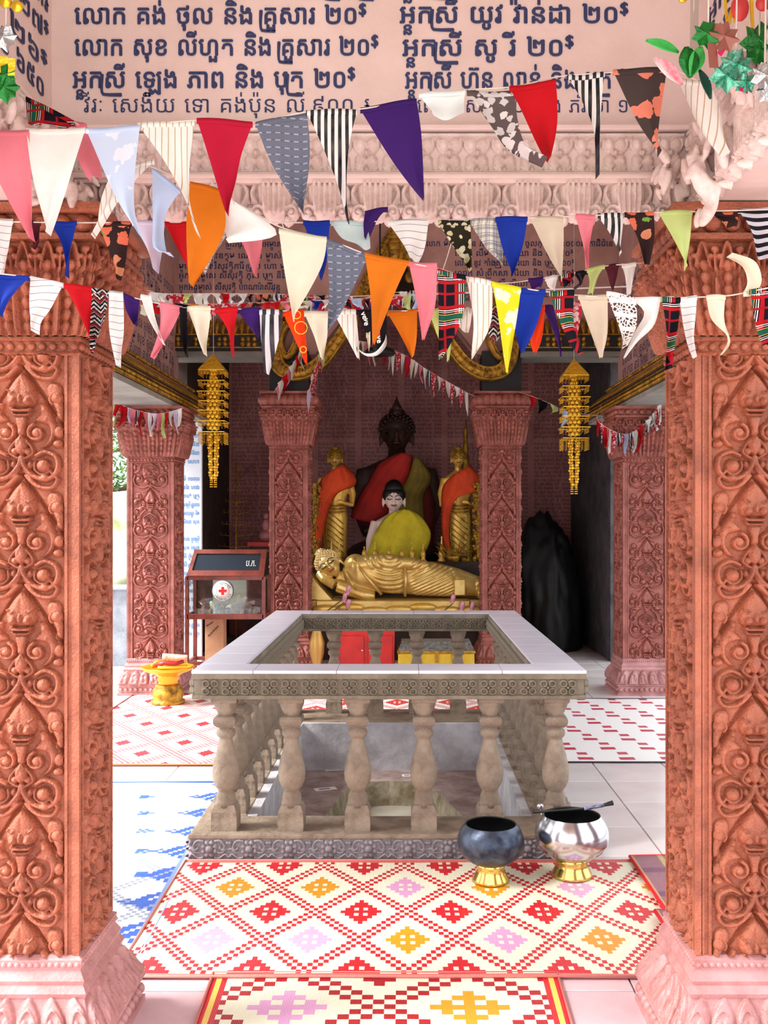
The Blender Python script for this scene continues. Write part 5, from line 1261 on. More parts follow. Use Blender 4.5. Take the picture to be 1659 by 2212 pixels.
# small gold stupas on a shelf behind the reclining figure
shelf = B().box(-.86, .98, 11.02, 11.14, zb0 - .01, 1.02).build('offering_shelf', DARKBROWN); tag(shelf, 'dark shelf of small golden spires behind the reclining statue', 'shelf')
YU = 11.09; k = YU / F; zsf = 1.02
def spire(px, pyt, label, w=.035, m=GOLD):
    x = (px - CX) * k; H_ = EYE - (pyt - CY) * k - zsf; r = empty('gold_spire', (x, YU, zsf), label=label, cat='ornament', group='small golden spires behind the reclining statue')
    B().lathe([(w * 1.1, 0), (w * 1.1, .02), (w * .7, .035), (w * .95, .06), (w * .9, .1), (w * .45, .13)], 12).build('base', m, r)
    B().lathe([(w * .5, .125), (w * .35, H_ * .55), (w * .42, H_ * .58), (w * .18, H_ * .85), (.008, H_ * .9), (.011, H_ * .93), (.009, H_ * .96), (.002, H_)], 12).build('needle', m, r)
for i, (px, pt) in enumerate(((787, 1180), (810, 1169), (841, 1180), (868, 1190), (890, 1171), (914, 1174), (733, 1163), (716, 1168), (954, 1157))):
    pos = ['left edge of the yellow robe', 'the left of the yellow robe', 'the middle of the yellow robe', 'the right half of the yellow robe', 'the right edge of the yellow robe', 'the gap right of the yellow robe', 'the feet of the left standing statue', 'left foot of the left standing statue', 'the feet of the right standing statue'][i]
    spire(px, pt, 'small golden spire before ' + pos, .03 if i != 8 else .04)
st2 = B().tube([(0, 0, 0), (0, 0, .3)], .01, 6)
inc = empty('incense_burner', ((978 - CX) * k, 11.0, 1.02), label='bundle of gold flowers and incense sticks right of the spires', cat='incense')
b = B(); [b.tube([(R.uniform(-.06, .06), 0, 0), (R.uniform(-.2, .2), R.uniform(-.02, .02), R.uniform(.1, .22))], .003, 4) for _ in range(50)]; b.build('sticks', OGOLD, inc); B().lathe([(.05, -.0), (.08, .06), (.07, .07)], 14).build('pot', OGOLD, inc)
tow = empty('gold_tower', ((1006 - CX) * 12.2 / F, 12.2, EYE - (1225 - CY) * 12.2 / F), label='tall dark gold tiered spire behind the right standing statue', cat='ornament')
b = B(); zt_ = (1225 - 905) * 12.2 / F; pr = []
for i in range(9): z = zt_ * i / 10; w = .14 * (1 - i / 10.5); pr += [(w, z), (w, z + .03), (w * .75, z + .05), (w * .7, z + zt_ * .09)]
b.lathe(pr + [(.02, zt_ * .92), (.003, zt_)], 16).build('tiers', OGOLD, tow)
# gilded floral screens at the two edges of the altar
def screen(px, label):
    r = empty('gilded_screen', ((px - CX) * 11.25 / F, 11.25, .95), label=label, cat='ornament', group='gilded floral side screens'); b = B(); rr = random.Random(px)
    for i in range(120): b.ball((rr.uniform(-.06, .06), rr.uniform(-.03, .03), rr.uniform(0, .95)), rr.uniform(.012, .028), 6, 1, .5, 1)
    b.box(-.02, .02, -.01, .01, 0, .95); b.build('floral_carving', OGOLD, r)
screen(680, 'gilded floral screen at the left edge of the altar'); screen(1034, 'gilded floral screen at the right edge of the altar')
# lotus buds
def lotus(px, py, Y, label, s=.05, lean=.2, m=None):
    p = at(px, py, Y); r = empty('lotus_bud', p, label=label, cat='flower', group='pink lotus buds laid before the reclining statue'); b = B()
    for a in range(6): M = Matrix.Rotation(a * math.pi / 3, 3, 'Z') @ Matrix.Rotation(.28, 3, 'Y'); b.ball(M @ Vector((0, 0, s * .2)), s, 8, .28, .55, 1.1, M)
    b.build('petals', mat('lotus_pink', (222, 130, 160), .6, rgb2=(240, 190, 200), vscale=20), r, rot=(0, lean, 0)); B().tube([(0, 0, -s * .8), (-.1, .01, -.12), (-.24, .02, -.22)], .005, 6).build('stem', mat('stem_green', (90, 90, 50), .7), r)
YQ = 10.36
for px, py, l in ((752, 1277, 'pink lotus bud highest of the bunch by the statue\'s hand'), (744, 1293, 'pink lotus bud in the middle of the bunch by the statue\'s hand'), (752, 1307, 'pink lotus bud lowest of the bunch by the statue\'s hand'), (978, 1296, 'pale pink lotus bud before the statue\'s legs'), (998, 1311, 'deep pink lotus bud lying low before the statue\'s legs'), (1020, 1312, 'deep pink lotus bud against the right inner pillar')): lotus(px, py, YQ, l, .048)

# red cupboard, yellow chest, brass vase seen through the balustrade
YC = 9.6; k = YC / F
rc = empty('red_cupboard', ((791 - CX) * k, YC, 0), label='red painted cupboard with two doors under the altar', cat='cupboard'); hw = 61 * k; zt = EYE - (1362 - CY) * k
B().box(-hw, hw, 0, .4, .02, zt, c=.004).build('body', REDP, rc)
for s in (-1, 1): o = B().box(s * hw * .5 - hw * .42, s * hw * .5 + hw * .42, -.014, .0, .06, zt - .05, c=.003).build('door', REDP, rc); B().ball((s * hw * .14, -.022, zt * .55), .012, 10).build('knob', SILVER, o)
yc = empty('yellow_chest', ((942 - CX) * k, YC - .05, 0), label='yellow metal chest with a grey speckled lid under the altar', cat='chest'); hw = 82 * k
B().box(-hw, hw, 0, .42, .02, EYE - (1410 - CY) * k, c=.006).build('body', YELP, yc); z1 = EYE - (1410 - CY) * k
B().box(-hw - .01, hw + .01, -.01, .43, z1, z1 + .025, c=.003).build('lid_rim', OGOLD, yc)
B().add([(-hw, 0, z1 + .02), (hw, 0, z1 + .02), (hw, .42, z1 + .02), (-hw, .42, z1 + .02), (-hw + .03, .12, z1 + .10), (hw - .03, .12, z1 + .10), (hw - .03, .36, z1 + .10), (-hw + .03, .36, z1 + .10)], [(3, 2, 1, 0), (4, 5, 6, 7), (0, 1, 5, 4), (1, 2, 6, 5), (2, 3, 7, 6), (3, 0, 4, 7)]).build('lid', mat('speckled_tin', (150, 150, 144), .5, .3, rgb2=(96, 96, 92), vscale=30), yc)
for xx in (-hw * .45, .0 + hw * .02, hw * .45): B().box(xx - .015, xx + .015, -.012, 0, z1 - .09, z1 + .02).build('hasp', OGOLD, yc)
B_ = B().lathe([(.05, 0), (.055, .03), (.04, .08), (.07, .2), (.075, .3), (.045, .4), (.03, .44), (.05, .47)], 20); little('brass_urn', B_, mat('dull_brass', (196, 150, 80), .4, .6), ((684 - CX) * k, YC + .02, 0), 'dull brass urn standing beside the left inner pillar', 'urn')

# black rock in the right bay
rock('cave_rock', (1.66, 11.8, .2), (.42, .62, 1.5), BLACKM, 'black rock rising in the dark right bay of the shrine', 8, 5, .16)

# ------------------------------------------------------------------ bunting
def cloth(name, rgb, kind='plain', rgb2=None, s=40.0, extra=None):
    """cloth with a printed pattern in UV metres"""
    key = 'cloth_' + name
    if key in MATS: return MATS[key]
    m = bpy.data.materials.new(key); m.use_nodes = True; nt = m.node_tree; N = nt.nodes; Lk = nt.links; b = N['Principled BSDF']; b.inputs['Roughness'].default_value = .85; b.inputs['Specular IOR Level'].default_value = .2
    uv = N.new('ShaderNodeUVMap'); sep = N.new('ShaderNodeSeparateXYZ'); Lk.new(uv.outputs[0], sep.inputs[0]); U, V_ = sep.outputs[0], sep.outputs[1]
    def ma(op, a, b_=None, c=None):
        n = N.new('ShaderNodeMath'); n.operation = op
        for i, x in enumerate((a, b_, c)):
            if x is None: continue
            if isinstance(x, (int, float)): n.inputs[i].default_value = x
            else: Lk.new(x, n.inputs[i])
        return n.outputs[0]
    def band(src, freq, lo, hi, ph=0.0): f = ma('FRACT', ma('ADD', ma('MULTIPLY', src, freq), ph)); return ma('MULTIPLY', ma('GREATER_THAN', f, lo), ma('LESS_THAN', f, hi))
    def mix(fac, c1, c2):
        n = N.new('ShaderNodeMix'); n.data_type = 'RGBA'
        if isinstance(fac, (int, float)): n.inputs[0].default_value = fac
        else: Lk.new(fac, n.inputs[0])
        for i, c in ((6, c1), (7, c2)):
            if isinstance(c, tuple): n.inputs[i].default_value = lin(c)
            else: Lk.new(c, n.inputs[i])
        return n.outputs[2]
    col = rgb
    if kind == 'vs': col = mix(band(U, s, 0, .5), rgb, rgb2)
    elif kind == 'pin': col = mix(band(U, s, 0, .16), rgb, rgb2)
    elif kind == 'hs': col = mix(band(V_, s, 0, .10), rgb, rgb2)
    elif kind == 'hs2': col = mix(band(V_, s, 0, .5), rgb, rgb2)
    elif kind == 'tartan':
        col = (18, 18, 30)
        for sr_, ph in ((U, 0), (V_, .3)):
            for lo, hi, cc in ((.43, .57, (30, 96, 78)), (.425, .44, (220, 196, 90)), (.56, .575, (220, 196, 90)), (.33, .35, (240, 240, 240)), (.65, .67, (240, 240, 240)), (.375, .39, (236, 236, 236)), (.61, .625, (236, 236, 236)), (.24, .31, (188, 26, 34)), (.69, .76, (188, 26, 34)), (.0, .05, (170, 24, 34))): col = mix(band(sr_, 9.3, lo, hi, ph), col, cc)
    elif kind == 'plaid':
        for sr_, ph in ((U, 0), (V_, .2)): col = mix(ma('MULTIPLY', band(sr_, s, 0, .35, ph), .45), col, rgb2); col = mix(band(sr_, s, .5, .56, ph), col, rgb2)
    elif kind == 'dash':
        d_ = ma('MULTIPLY', band(V_, s, 0, .16), band(U, s * .8, 0, .55)); col = mix(d_, rgb, rgb2); d_ = ma('MULTIPLY', band(V_, s, .05, .12), band(U, s * 4, 0, .5)); col = mix(d_, col, (40, 44, 58))
    elif kind in ('floral', 'blobs'):
        vo = N.new('ShaderNodeTexVoronoi'); vo.inputs['Scale'].default_value = s; Lk.new(uv.outputs[0], vo.inputs['Vector']); no = N.new('ShaderNodeTexNoise'); no.inputs['Scale'].default_value = s * 2.2; Lk.new(uv.outputs[0], no.inputs['Vector'])
        dd = ma('ADD', vo.outputs['Distance'], ma('MULTIPLY', ma('SUBTRACT', no.outputs[0], .5), .5)); cr = N.new('ShaderNodeValToRGB'); Lk.new(vo.outputs['Color'], cr.inputs[0]); e = cr.color_ramp; e.interpolation = 'CONSTANT'; e.elements[0].color = lin(extra[0]); e.elements[1].color = lin(extra[1]); e.elements[1].position = .5
        if len(extra) > 2: x = e.elements.new(.7); x.color = lin(extra[2])
        col = mix(ma('LESS_THAN', dd, .47), rgb, cr.outputs[0])
    elif kind == 'zig':
        z_ = ma('ADD', V_, ma('MULTIPLY', ma('PINGPONG', U, .012), 1.0)); col = mix(band(z_, s, 0, .45), rgb, rgb2); col = mix(band(z_, s / 3, .7, .9), col, (160, 40, 40)); no = N.new('ShaderNodeTexNoise'); no.inputs['Scale'].default_value = 400; Lk.new(uv.outputs[0], no.inputs['Vector']); col = mix(ma('GREATER_THAN', no.outputs[0], .56), col, rgb)
    elif kind == 'lace':
        vo = N.new('ShaderNodeTexVoronoi'); vo.inputs['Scale'].default_value = 120; vo.feature = 'DISTANCE_TO_EDGE'; Lk.new(uv.outputs[0], vo.inputs['Vector']); b.inputs['Alpha'].default_value = 1; al = ma('MAXIMUM', ma('LESS_THAN', vo.outputs['Distance'], .14), band(V_, 30, 0, .3)); Lk.new(al, b.inputs['Alpha'])
    # worn, uneven dye
    no = N.new('ShaderNodeTexNoise'); no.inputs['Scale'].default_value = 22; no.inputs['Detail'].default_value = 5; Lk.new(uv.outputs[0], no.inputs['Vector'])
    dark = mix(ma('MULTIPLY', ma('SUBTRACT', no.outputs[0], .4), .5), col, tuple(int(c * .8) for c in rgb))
    if kind == 'patch': dark = mix(ma('GREATER_THAN', no.outputs[0], .56), rgb, rgb2)
    Lk.new(dark, b.inputs['Base Color'])
    wv = N.new('ShaderNodeTexNoise'); wv.inputs['Scale'].default_value = 700; Lk.new(uv.outputs[0], wv.inputs['Vector']); bp = N.new('ShaderNodeBump'); bp.inputs['Strength'].default_value = .25; bp.inputs['Distance'].default_value = .001; Lk.new(wv.outputs[0], bp.inputs['Height']); Lk.new(bp.outputs[0], b.inputs['Normal'])
    tr = N.new('ShaderNodeBsdfTranslucent'); Lk.new(dark, tr.inputs[0]); mx = N.new('ShaderNodeMixShader'); mx.inputs[0].default_value = .28; out = N['Material Output']
    Lk.new(b.outputs[0], mx.inputs[1]); Lk.new(tr.outputs[0], mx.inputs[2])
    if kind != 'lace': Lk.new(mx.outputs[0], out.inputs[0])
    MATS[key] = m; return m
CL = {
 'W': ('white', cloth('white', (240, 240, 236))), 'P': ('pink', cloth('pink', (230, 132, 146))), 'B': ('blue', cloth('blue', (26, 54, 160))), 'LB': ('pale blue', cloth('paleblue', (188, 208, 238))),
 'LC': ('lilac', cloth('lilac', (214, 204, 226))), 'R': ('red', cloth('red', (196, 20, 32))), 'C': ('crimson', cloth('crimson', (186, 26, 58))), 'O': ('orange', cloth('orange', (214, 118, 26))), 'CR': ('cream', cloth('cream', (232, 226, 204))),
 'BE': ('beige', cloth('beige', (216, 202, 180))), 'PU': ('purple', cloth('purple', (60, 28, 104))), 'G': ('pale green', cloth('green', (202, 220, 140))), 'AQ': ('pale aqua', cloth('aqua', (206, 226, 226))),
 'GD': ('grey patterned', cloth('greydash', (110, 116, 134), 'dash', (196, 204, 220), 60)), 'BW': ('black and white striped', cloth('bw', (238, 238, 236), 'vs', (22, 22, 28), 62)), 'KS': ('black striped', cloth('ks', (226, 226, 230), 'vs', (40, 38, 46), 48)),
 'WS': ('tan-striped white', cloth('ws', (242, 240, 234), 'pin', (196, 172, 140), 70)), 'HS': ('white pinstriped', cloth('hs', (240, 238, 236), 'hs', (150, 150, 164), 56)), 'HK': ('black and white cross-striped', cloth('hk', (30, 28, 40), 'hs2', (214, 214, 222), 48)),
 'T': ('tartan', cloth('tartan', (20, 20, 34), 'tartan')), 'PL': ('blue plaid', cloth('plaid', (232, 226, 208), 'plaid', (70, 84, 130), 50)), 'F': ('dark coral-flowered', cloth('floral', (52, 34, 34), 'floral', s=34, extra=[(232, 120, 90), (226, 150, 110), (120, 170, 70)])),
 'F2': ('sheer dark flowered', cloth('floral2', (74, 62, 60), 'floral', s=22, extra=[(240, 140, 116), (238, 150, 124), (130, 180, 220)])), 'SW': ('grey floral', cloth('swirl', (96, 84, 84), 'floral', s=46, extra=[(228, 224, 222), (210, 206, 206)])),
 'DF': ('daisy-printed', cloth('daisy', (44, 38, 26), 'floral', s=64, extra=[(222, 216, 190), (206, 196, 150)])), 'Z': ('black and white zigzag', cloth('zig', (24, 22, 26), 'zig', (226, 222, 220), 90)), 'L': ('white lace', cloth('lace', (234, 226, 220), 'lace')),
 'Y': ('yellow and white', cloth('yellow', (228, 220, 40), 'patch', (244, 242, 210))), 'BK': ('black printed', cloth('black', (24, 20, 26))), 'OR': ('orange-red', cloth('orangered', (236, 66, 16))), 'M': ('maroon', cloth('maroon', (88, 34, 48))), 'RW': ('red and white printed', cloth('rw', (200, 40, 60), 'floral', s=70, extra=[(236, 220, 220), (220, 150, 160)])),
 'A3': ('faded pale blue and white', cloth('fadedblue', (200, 218, 244), 'patch', (226, 234, 248))), 'A10': ('', None), 'SC': ('white scrap', cloth('scrap', (232, 240, 240)))}
FL = random.Random(5); NF = [0]
def pennant(code, Lp, Rp, Y, label, group, n=16, nu=8, wav=.016, hem=True, tiny=False):
    NF[0] += 1; word, m = CL[code]; L = resample(Lp, n); Rr = resample(Rp, n); k = Y / F; base = at((L[0][0] + Rr[0][0]) / 2, (L[0][1] + Rr[0][1]) / 2, Y)
    ph = FL.uniform(0, 6); ph2 = FL.uniform(0, 6); tw = FL.uniform(-.3, .3); v = []; uvs = []; W0 = abs(Rr[0][0] - L[0][0]) * k
    for j in range(n):
        t = j / (n - 1)
        for i in range(nu + 1):
            u = i / nu; x = L[j][0] * (1 - u) + Rr[j][0] * u; y = L[j][1] * (1 - u) + Rr[j][1] * u
            dep = wav * (math.sin(u * 5 + ph + t * 2) * (.3 + t) + .8 * math.sin(t * 4 + ph2) * t) + tw * (u - .5) * W0 * t
            q = at(x, y, Y); v.append((q.x - base.x, dep, q.z - base.z)); uvs.append((q.x - base.x + .5 + ph * .01, q.z - base.z + .5 + ph2 * .01))
    f = [(j * (nu + 1) + i, (j + 1) * (nu + 1) + i, (j + 1) * (nu + 1) + i + 1, j * (nu + 1) + i + 1) for j in range(n - 1) for i in range(nu)]
    me = mesh_np('pennant', v, f, True); ul = me.uv_layers.new(name='UVMap'); li = [l.vertex_index for l in me.loops]; ul.data.foreach_set('uv', [c for i in li for c in uvs[i]])
    o = link('pennant', me, m, None, base); tag(o, label, 'flag', group)
    if hem:
        a, b_ = at(*L[0], Y) - base, at(*Rr[0], Y) - base; dn = Vector((0, 0, -.010)); v = []
        for i in range(9):
            p = a.lerp(b_, i / 8); dz = wav * .3 * math.sin(i / 8 * 5 + ph)
            v += [p + Vector((0, dz - .002, .0035)), p + Vector((0, dz - .0035, -.0035)), p + Vector((0, dz - .002, -.009)), p + Vector((0, dz + .002, -.009)), p + Vector((0, dz + .002, .0035))]
        f = [(i * 5 + q, i * 5 + (q + 1) % 5, (i + 1) * 5 + (q + 1) % 5, (i + 1) * 5 + q) for i in range(8) for q in range(5)]
        me = mesh_np('hem', v, f, True); ul = me.uv_layers.new(name='UVMap'); ul.data.foreach_set('uv', [c for l in me.loops for c in (me.vertices[l.vertex_index].co.x + .5, me.vertices[l.vertex_index].co.z + .5)]); link('hem', me, m, o)
    return o
def cord(name, pts, Y, label, r=.0018, m=STRING):
    P = [at(x, y, yy) for (x, y, yy) in [(p[0], p[1], (p[2] if len(p) > 2 else Y)) for p in pts]]; P = [Vector(q) for q in spline([tuple(p) for p in P], 8)]; base = P[0].copy()
    o = B().tube([p - base for p in P], r, 5).build(name, m, None, base); tag(o, label, 'string', 'cords that carry the pennants'); return o
def parse(s): return [tuple(float(c) for c in p.split(',')) for p in s.split()]
TAB = {
'A': (2.30, 'front string of big pennants', """
P|pink pennant at the left end of the top string|-50,288 20,430 66,516|62,283 67,400 67,517
W|plain white rough-edged pennant between the pink and pale blue ones, top string|58,281 75,400 98,500|186,281 150,390 100,502
A3|pale blue and white pennant on the top string|186,280 225,370 258,440 301,508|303,275 290,390 288,460 303,510
WS|white tan-striped pennant left of the crimson one, top string|298,270 350,340 395,420 430,513|420,262 410,370 414,460 432,514
C|crimson pennant on the top string|425,258 455,350 491,463|545,265 520,330 508,400 493,466
GD|grey dash-woven pennant right of the crimson one|552,268 590,360 656,464|663,246 669,330 658,466
BW|black and white striped pennant left of the purple one|661,240 690,300 730,400 751,485|771,240 752,320 747,420 756,488
PU|big purple pennant at the middle of the top string|778,235 840,330 915,427|900,217 911,300 917,429
SC|small white folded scrap right of the big purple pennant|905,205 925,232 936,252|1005,195 1002,225 1000,262
SW|sheer grey pennant with white scroll flowers|1008,200 1060,270 1100,325 1172,357|1112,200 1118,270 1135,325 1180,349
R|bright red pennant on the top string|1100,190 1140,260 1186,342|1200,176 1203,270 1189,344
BW|twisted black and white striped pennant right of the bright red one|1225,165 1262,230 1284,290 1291,379|1305,160 1298,220 1294,290 1295,380
F2|sheer dark pennant with coral blossoms|1325,152 1370,240 1422,333|1440,150 1430,250 1426,334
WS|cream ribbed pennant at the right end of the top string|1460,170 1510,260 1568,333|1530,180 1556,250 1573,335"""),
'B': (2.42, 'diagonal string of pennants', """
T|folded tartan pennant at the upper left|55,210 54,240 62,268 100,277|158,262 160,268 157,276 150,280
P|pink scrap below the folded tartan at upper left|158,262 168,345 195,392|188,272 212,330 218,384
WS|rust-striped white pennant behind the pale blue one|245,368 215,430 196,508|335,348 262,430 201,508
LB|pale blue pennant behind the white striped one|328,362 328,470 331,535 369,548|389,412 352,470 354,535 372,551
O|large orange pennant left of the crimson tip|410,394 403,480 410,612|478,412 483,500 413,616
W|big white folded pennant under the crimson tip|458,395 475,470 491,521|505,436 600,503 493,524
CR|rough cream pennant left of the grey dash-woven one, diagonal string|603,498 615,590 631,690|706,515 695,580 636,692
GD|grey dash-woven pennant left of the long orange one|704,518 712,620 707,712|797,550 770,610 738,680 711,714
O|long orange pennant left of the dusty pink one|788,548 800,640 804,745|883,568 850,640 809,747
P|dusty pink pennant left of the tartan one|883,568 900,650 912,735|944,572 940,660 916,737
T|tartan pennant right of the dusty pink one|945,583 948,680 948,775|1006,598 1000,680 975,740 953,778
WS|crinkled striped white pennant left of the yellow one|1008,600 1022,690 1017,770|1064,610 1060,700 1022,772
Y|yellow pennant with white stains|1063,610 1078,690 1095,804|1125,625 1115,700 1099,806
B|blue pennant right of the yellow one|1122,625 1112,700 1124,763|1178,628 1160,700 1129,765
T|tartan pennant right of the yellow and blue pair|1187,632 1205,680 1230,740 1252,766|1240,630 1240,700 1265,760
BE|beige satin pennant left of the lace one|1248,640 1275,720 1296,772|1312,640 1310,720 1300,774
L|white lace pennant right of the beige satin one|1310,632 1328,690 1344,750|1375,645 1375,700 1350,752
W|curling white pennant right of the lace one|1362,645 1395,672 1375,715 1345,775|1427,645 1415,700 1378,738 1348,777
T|narrow twisted tartan pennant over the right pillar|1428,645 1437,700 1440,745 1437,798|1470,645 1465,700 1457,740 1445,799
HS|narrow white pinstriped pennant over the right pillar|1467,645 1480,700 1498,772|1504,642 1502,700 1500,774
CR|wavy cream pennant over the right pillar|1527,640 1537,690 1565,730 1555,765|1568,640 1568,690 1578,738 1558,767
CR|cream pennant flipped upwards over the right pillar|1604,634 1612,610 1600,575 1576,550|1637,629 1643,605 1625,570 1578,549
T|tartan pennant at the right edge, below the flipped cream one|1620,628 1635,680 1655,743|1665,620 1664,690 1660,745"""),
'C': (2.54, 'level string of pennants under the stucco petals', """
HS|white pinstriped pennant at the left edge of the level string|-20,478 -10,560 -2,600|27,475 15,540 0,601
M|thin maroon scrap between the big pink and white pennants|66,480 72,515 70,536|88,480 84,515 74,537
B|small blue pennant over the left pillar|110,482 135,530 147,600|166,480 155,540 150,602
F|dark coral-flowered pennant over the left pillar|212,482 235,550 252,602|285,482 268,560 256,603
LC|lilac white pennant right of the left pillar|285,480 320,540 338,588|355,480 346,540 341,590
R|small red pennant behind the large orange one|357,482 385,540 410,588|412,482 413,540 413,590
PL|checked white pennant peeping out behind the orange one|440,482 455,530 437,587|505,482 475,540 443,589
P|small pink pennant under the big white folded one|500,482 530,540 552,599|570,482 563,540 555,600
B|small blue pennant behind the rough cream one|655,479 675,540 691,604|713,480 706,560 694,606
AQ|pale aqua pennant beside the purple loop|715,480 740,518 772,530|790,480 798,510 801,542
PU|purple looped scrap left of the ruled white pennant|788,458 785,485 787,516|838,450 815,472 792,517
HS|blunt white ruled pennant on the level string|838,480 872,530 886,562|926,474 918,530 903,565
DF|daisy-printed pennant on the level string|945,480 980,540 1014,580|1016,478 1018,540 1019,583
PL|blue plaid pennant right of the daisy one|1012,475 1050,535 1084,568|1085,475 1088,530 1087,570
B|deep blue pennant right of the plaid one|1070,472 1085,540 1104,590|1140,470 1130,530 1109,592
BE|satin beige pennant on the level string|1145,470 1180,540 1211,603|1217,472 1220,540 1216,605
P|pink pennant left of the small striped one, level string|1243,466 1258,530 1264,580|1286,466 1274,530 1268,582
BW|small black and white striped pennant right of the pink one|1290,463 1320,505 1341,545|1347,464 1345,510 1344,547
F|dark coral-flowered pennant at the right pillar's edge|1348,463 1372,510 1398,570|1412,460 1411,520 1404,572
G|pale green pennant over the right pillar|1424,459 1455,520 1482,575|1496,457 1493,520 1487,578
F|blue and black flowered scrap over the right pillar|1502,457 1535,468 1570,488|1592,462 1591,475 1588,494
HK|striped pennant at the right edge of the level string|1592,455 1620,500 1642,555|1672,450 1670,500 1668,560"""),
'D': (2.49, 'lower string of pennants', """
B|blue pennant at the left edge of the lower string|-15,592 -12,640 -2,680|64,600 25,650 0,682
HS|white pinstriped pennant with a drooping tip over the left pillar|65,598 60,670 72,716|138,615 108,660 78,690 74,718
R|red pennant left of the zigzag one|138,615 170,670 197,730|203,622 202,680 200,732
Z|black and white zigzag pennant on the left pillar|200,625 198,700 199,764|235,630 225,700 206,766
HS|long narrow white pennant at the left pillar's edge|236,632 240,720 251,790|265,633 268,720 256,792
PU|purple loop beside the long narrow white pennant|268,636 275,672 288,700|300,650 299,682 293,702
W|thin white strip left of the faded pink pennant|305,640 322,690 354,745|327,640 337,690 360,747
P|faded pink pennant right of the thin white strip|345,655 346,710 325,771|393,664 366,720 329,773
BK|narrow black printed pennant left of the first cream one|389,668 393,730 399,768|403,668 408,730 403,770
CR|cream pennant above the left gold ornament|404,665 425,720 444,768|454,663 450,720 448,770
R|twisted red pennant right of the left gold ornament|464,668 490,712 502,768|514,666 507,715 505,770
PU|short purple pennant left of the black striped one|512,669 535,702 557,730|564,667 562,702 559,732
KS|black striped drooping pennant left of the orange-red one|560,672 565,740 571,805|610,672 602,730 579,806
OR|orange-red pennant with printed yellow rings|611,675 635,730 659,785|656,672 660,730 663,787
CR|cream pennant right of the orange-red one|657,676 680,730 694,775|708,676 706,730 698,777
WS|cream striped pennant left of the lettered black one|719,672 750,730 772,773|769,672 774,730 776,775
BK|black pennant with white handwriting|770,672 784,705 796,732 812,758|834,672 836,705 832,732 818,760
W|white crescent of curled cloth below the lettered black pennant|772,752 790,764 812,762 830,742 834,725|772,754 790,768 815,768 834,750 836,726
CR|thin cream sliver left of the lettered black pennant|791,722 794,740 796,757|800,720 800,740 797,758
O|small orange pennant left of the dusty pink tip|836,676 868,730 889,768|901,670 900,730 894,770
G|pale green sliver left of the tartan pennant|926,672 940,710 950,734|953,668 955,710 953,736
G|thin green tip below the tartan pennant|962,735 965,760 966,780|975,722 973,760 969,782
WS|white striped scrap between tartan and crinkled white|1007,665 993,688 983,704|1020,672 1017,700 1012,718
Z|dark zigzag pennant behind the yellow one|1056,665 1052,700 1063,735|1077,665 1083,715 1071,738
OR|orange-red pennant peeping out behind the blue one|1165,665 1146,720 1154,760|1177,662 1172,730 1160,762
PU|slim purple pennant left of the leaning tartan one|1174,662 1192,710 1209,767|1196,662 1208,710 1214,768
RW|glossy red printed strip right of the leaning tartan one|1236,655 1238,700 1242,738|1258,655 1254,700 1248,740"""),
'F': (2.80, 'short string inside the hall', """
PU|purple scrap at the left of the short inner string|1141,604 1146,612 1152,622|1173,600 1172,612 1168,623
W|small white pennant on the short inner string|1178,600 1184,615 1192,628|1204,597 1203,612 1200,630
T|small tartan pennant on the short inner string|1207,599 1208,612 1213,624|1240,590 1236,605 1226,615
BK|black scrap on the short inner string|1243,590 1245,602 1248,618|1270,585 1262,598 1253,618
G|small pale green pennant on the short inner string|1268,582 1275,608 1272,633|1306,575 1291,600 1284,637
M|maroon pennant on the short inner string|1308,575 1315,600 1322,628|1337,572 1334,600 1328,629
W|small white pennant at the right end of the short inner string|1343,572 1352,600 1359,634|1373,570 1367,600 1363,636"""),
}
allp = []
for key, (Y, gname, tab) in TAB.items():
    for i, ln in enumerate(l for l in tab.strip().split('\n') if l.strip()):
        c, lab, L, Rt = ln.split('|'); o = pennant(c, parse(L), parse(Rt), Y + (.004 if i % 2 else -.004), lab, 'cloth pennants on the ' + gname); allp.append((lab, o))
cord('bunting_cord', [(-62, 287, 2.31), (60, 281), (186, 279), (300, 271), (420, 260), (550, 264), (661, 242), (775, 236), (900, 214), (1005, 195), (1110, 187), (1210, 165), (1310, 157), (1440, 147), (1535, 178), (1662, 130)], 2.305, 'cord of the top string of big pennants')
cord('bunting_cord', [(-20, 150), (50, 208), (158, 262), (240, 320), (330, 361), (410, 395), (510, 438), (605, 490), (705, 516), (795, 550), (883, 568), (945, 580), (1005, 598), (1064, 610), (1125, 622), (1187, 631), (1250, 638), (1310, 642), (1427, 644), (1504, 642), (1570, 639), (1620, 630), (1690, 615), (1745, 600, 2.76)], 2.425, 'cord of the diagonal string of pennants')
cord('bunting_cord', [(-70, 476, 2.76), (-40, 478, 2.6), (10, 479), (165, 481), (355, 480), (570, 481), (713, 480), (926, 476), (1140, 471), (1290, 465), (1424, 459), (1496, 457), (1680, 452), (1745, 448, 2.76)], 2.545, 'cord of the level string under the stucco petals')
cord('bunting_cord', [(-70, 580, 2.76), (-30, 588), (65, 599), (138, 615), (236, 632), (345, 656), (404, 666), (514, 668), (656, 673), (769, 673), (901, 671), (1020, 667), (1175, 662), (1260, 655), (1340, 650), (1460, 640, 2.70)], 2.497, 'cord of the lower string of pennants')
cord('bunting_cord', [(1064, 612, 2.43), (1110, 610), (1173, 601), (1240, 590), (1306, 575), (1375, 569), (1440, 563, 2.95)], 2.805, 'cord of the short string inside the hall')
cord('ribbon_end', [(1250, 590), (1255, 610), (1240, 624)], 2.8, 'dark loose ribbon end beside the small tartan pennant', .004, INK)
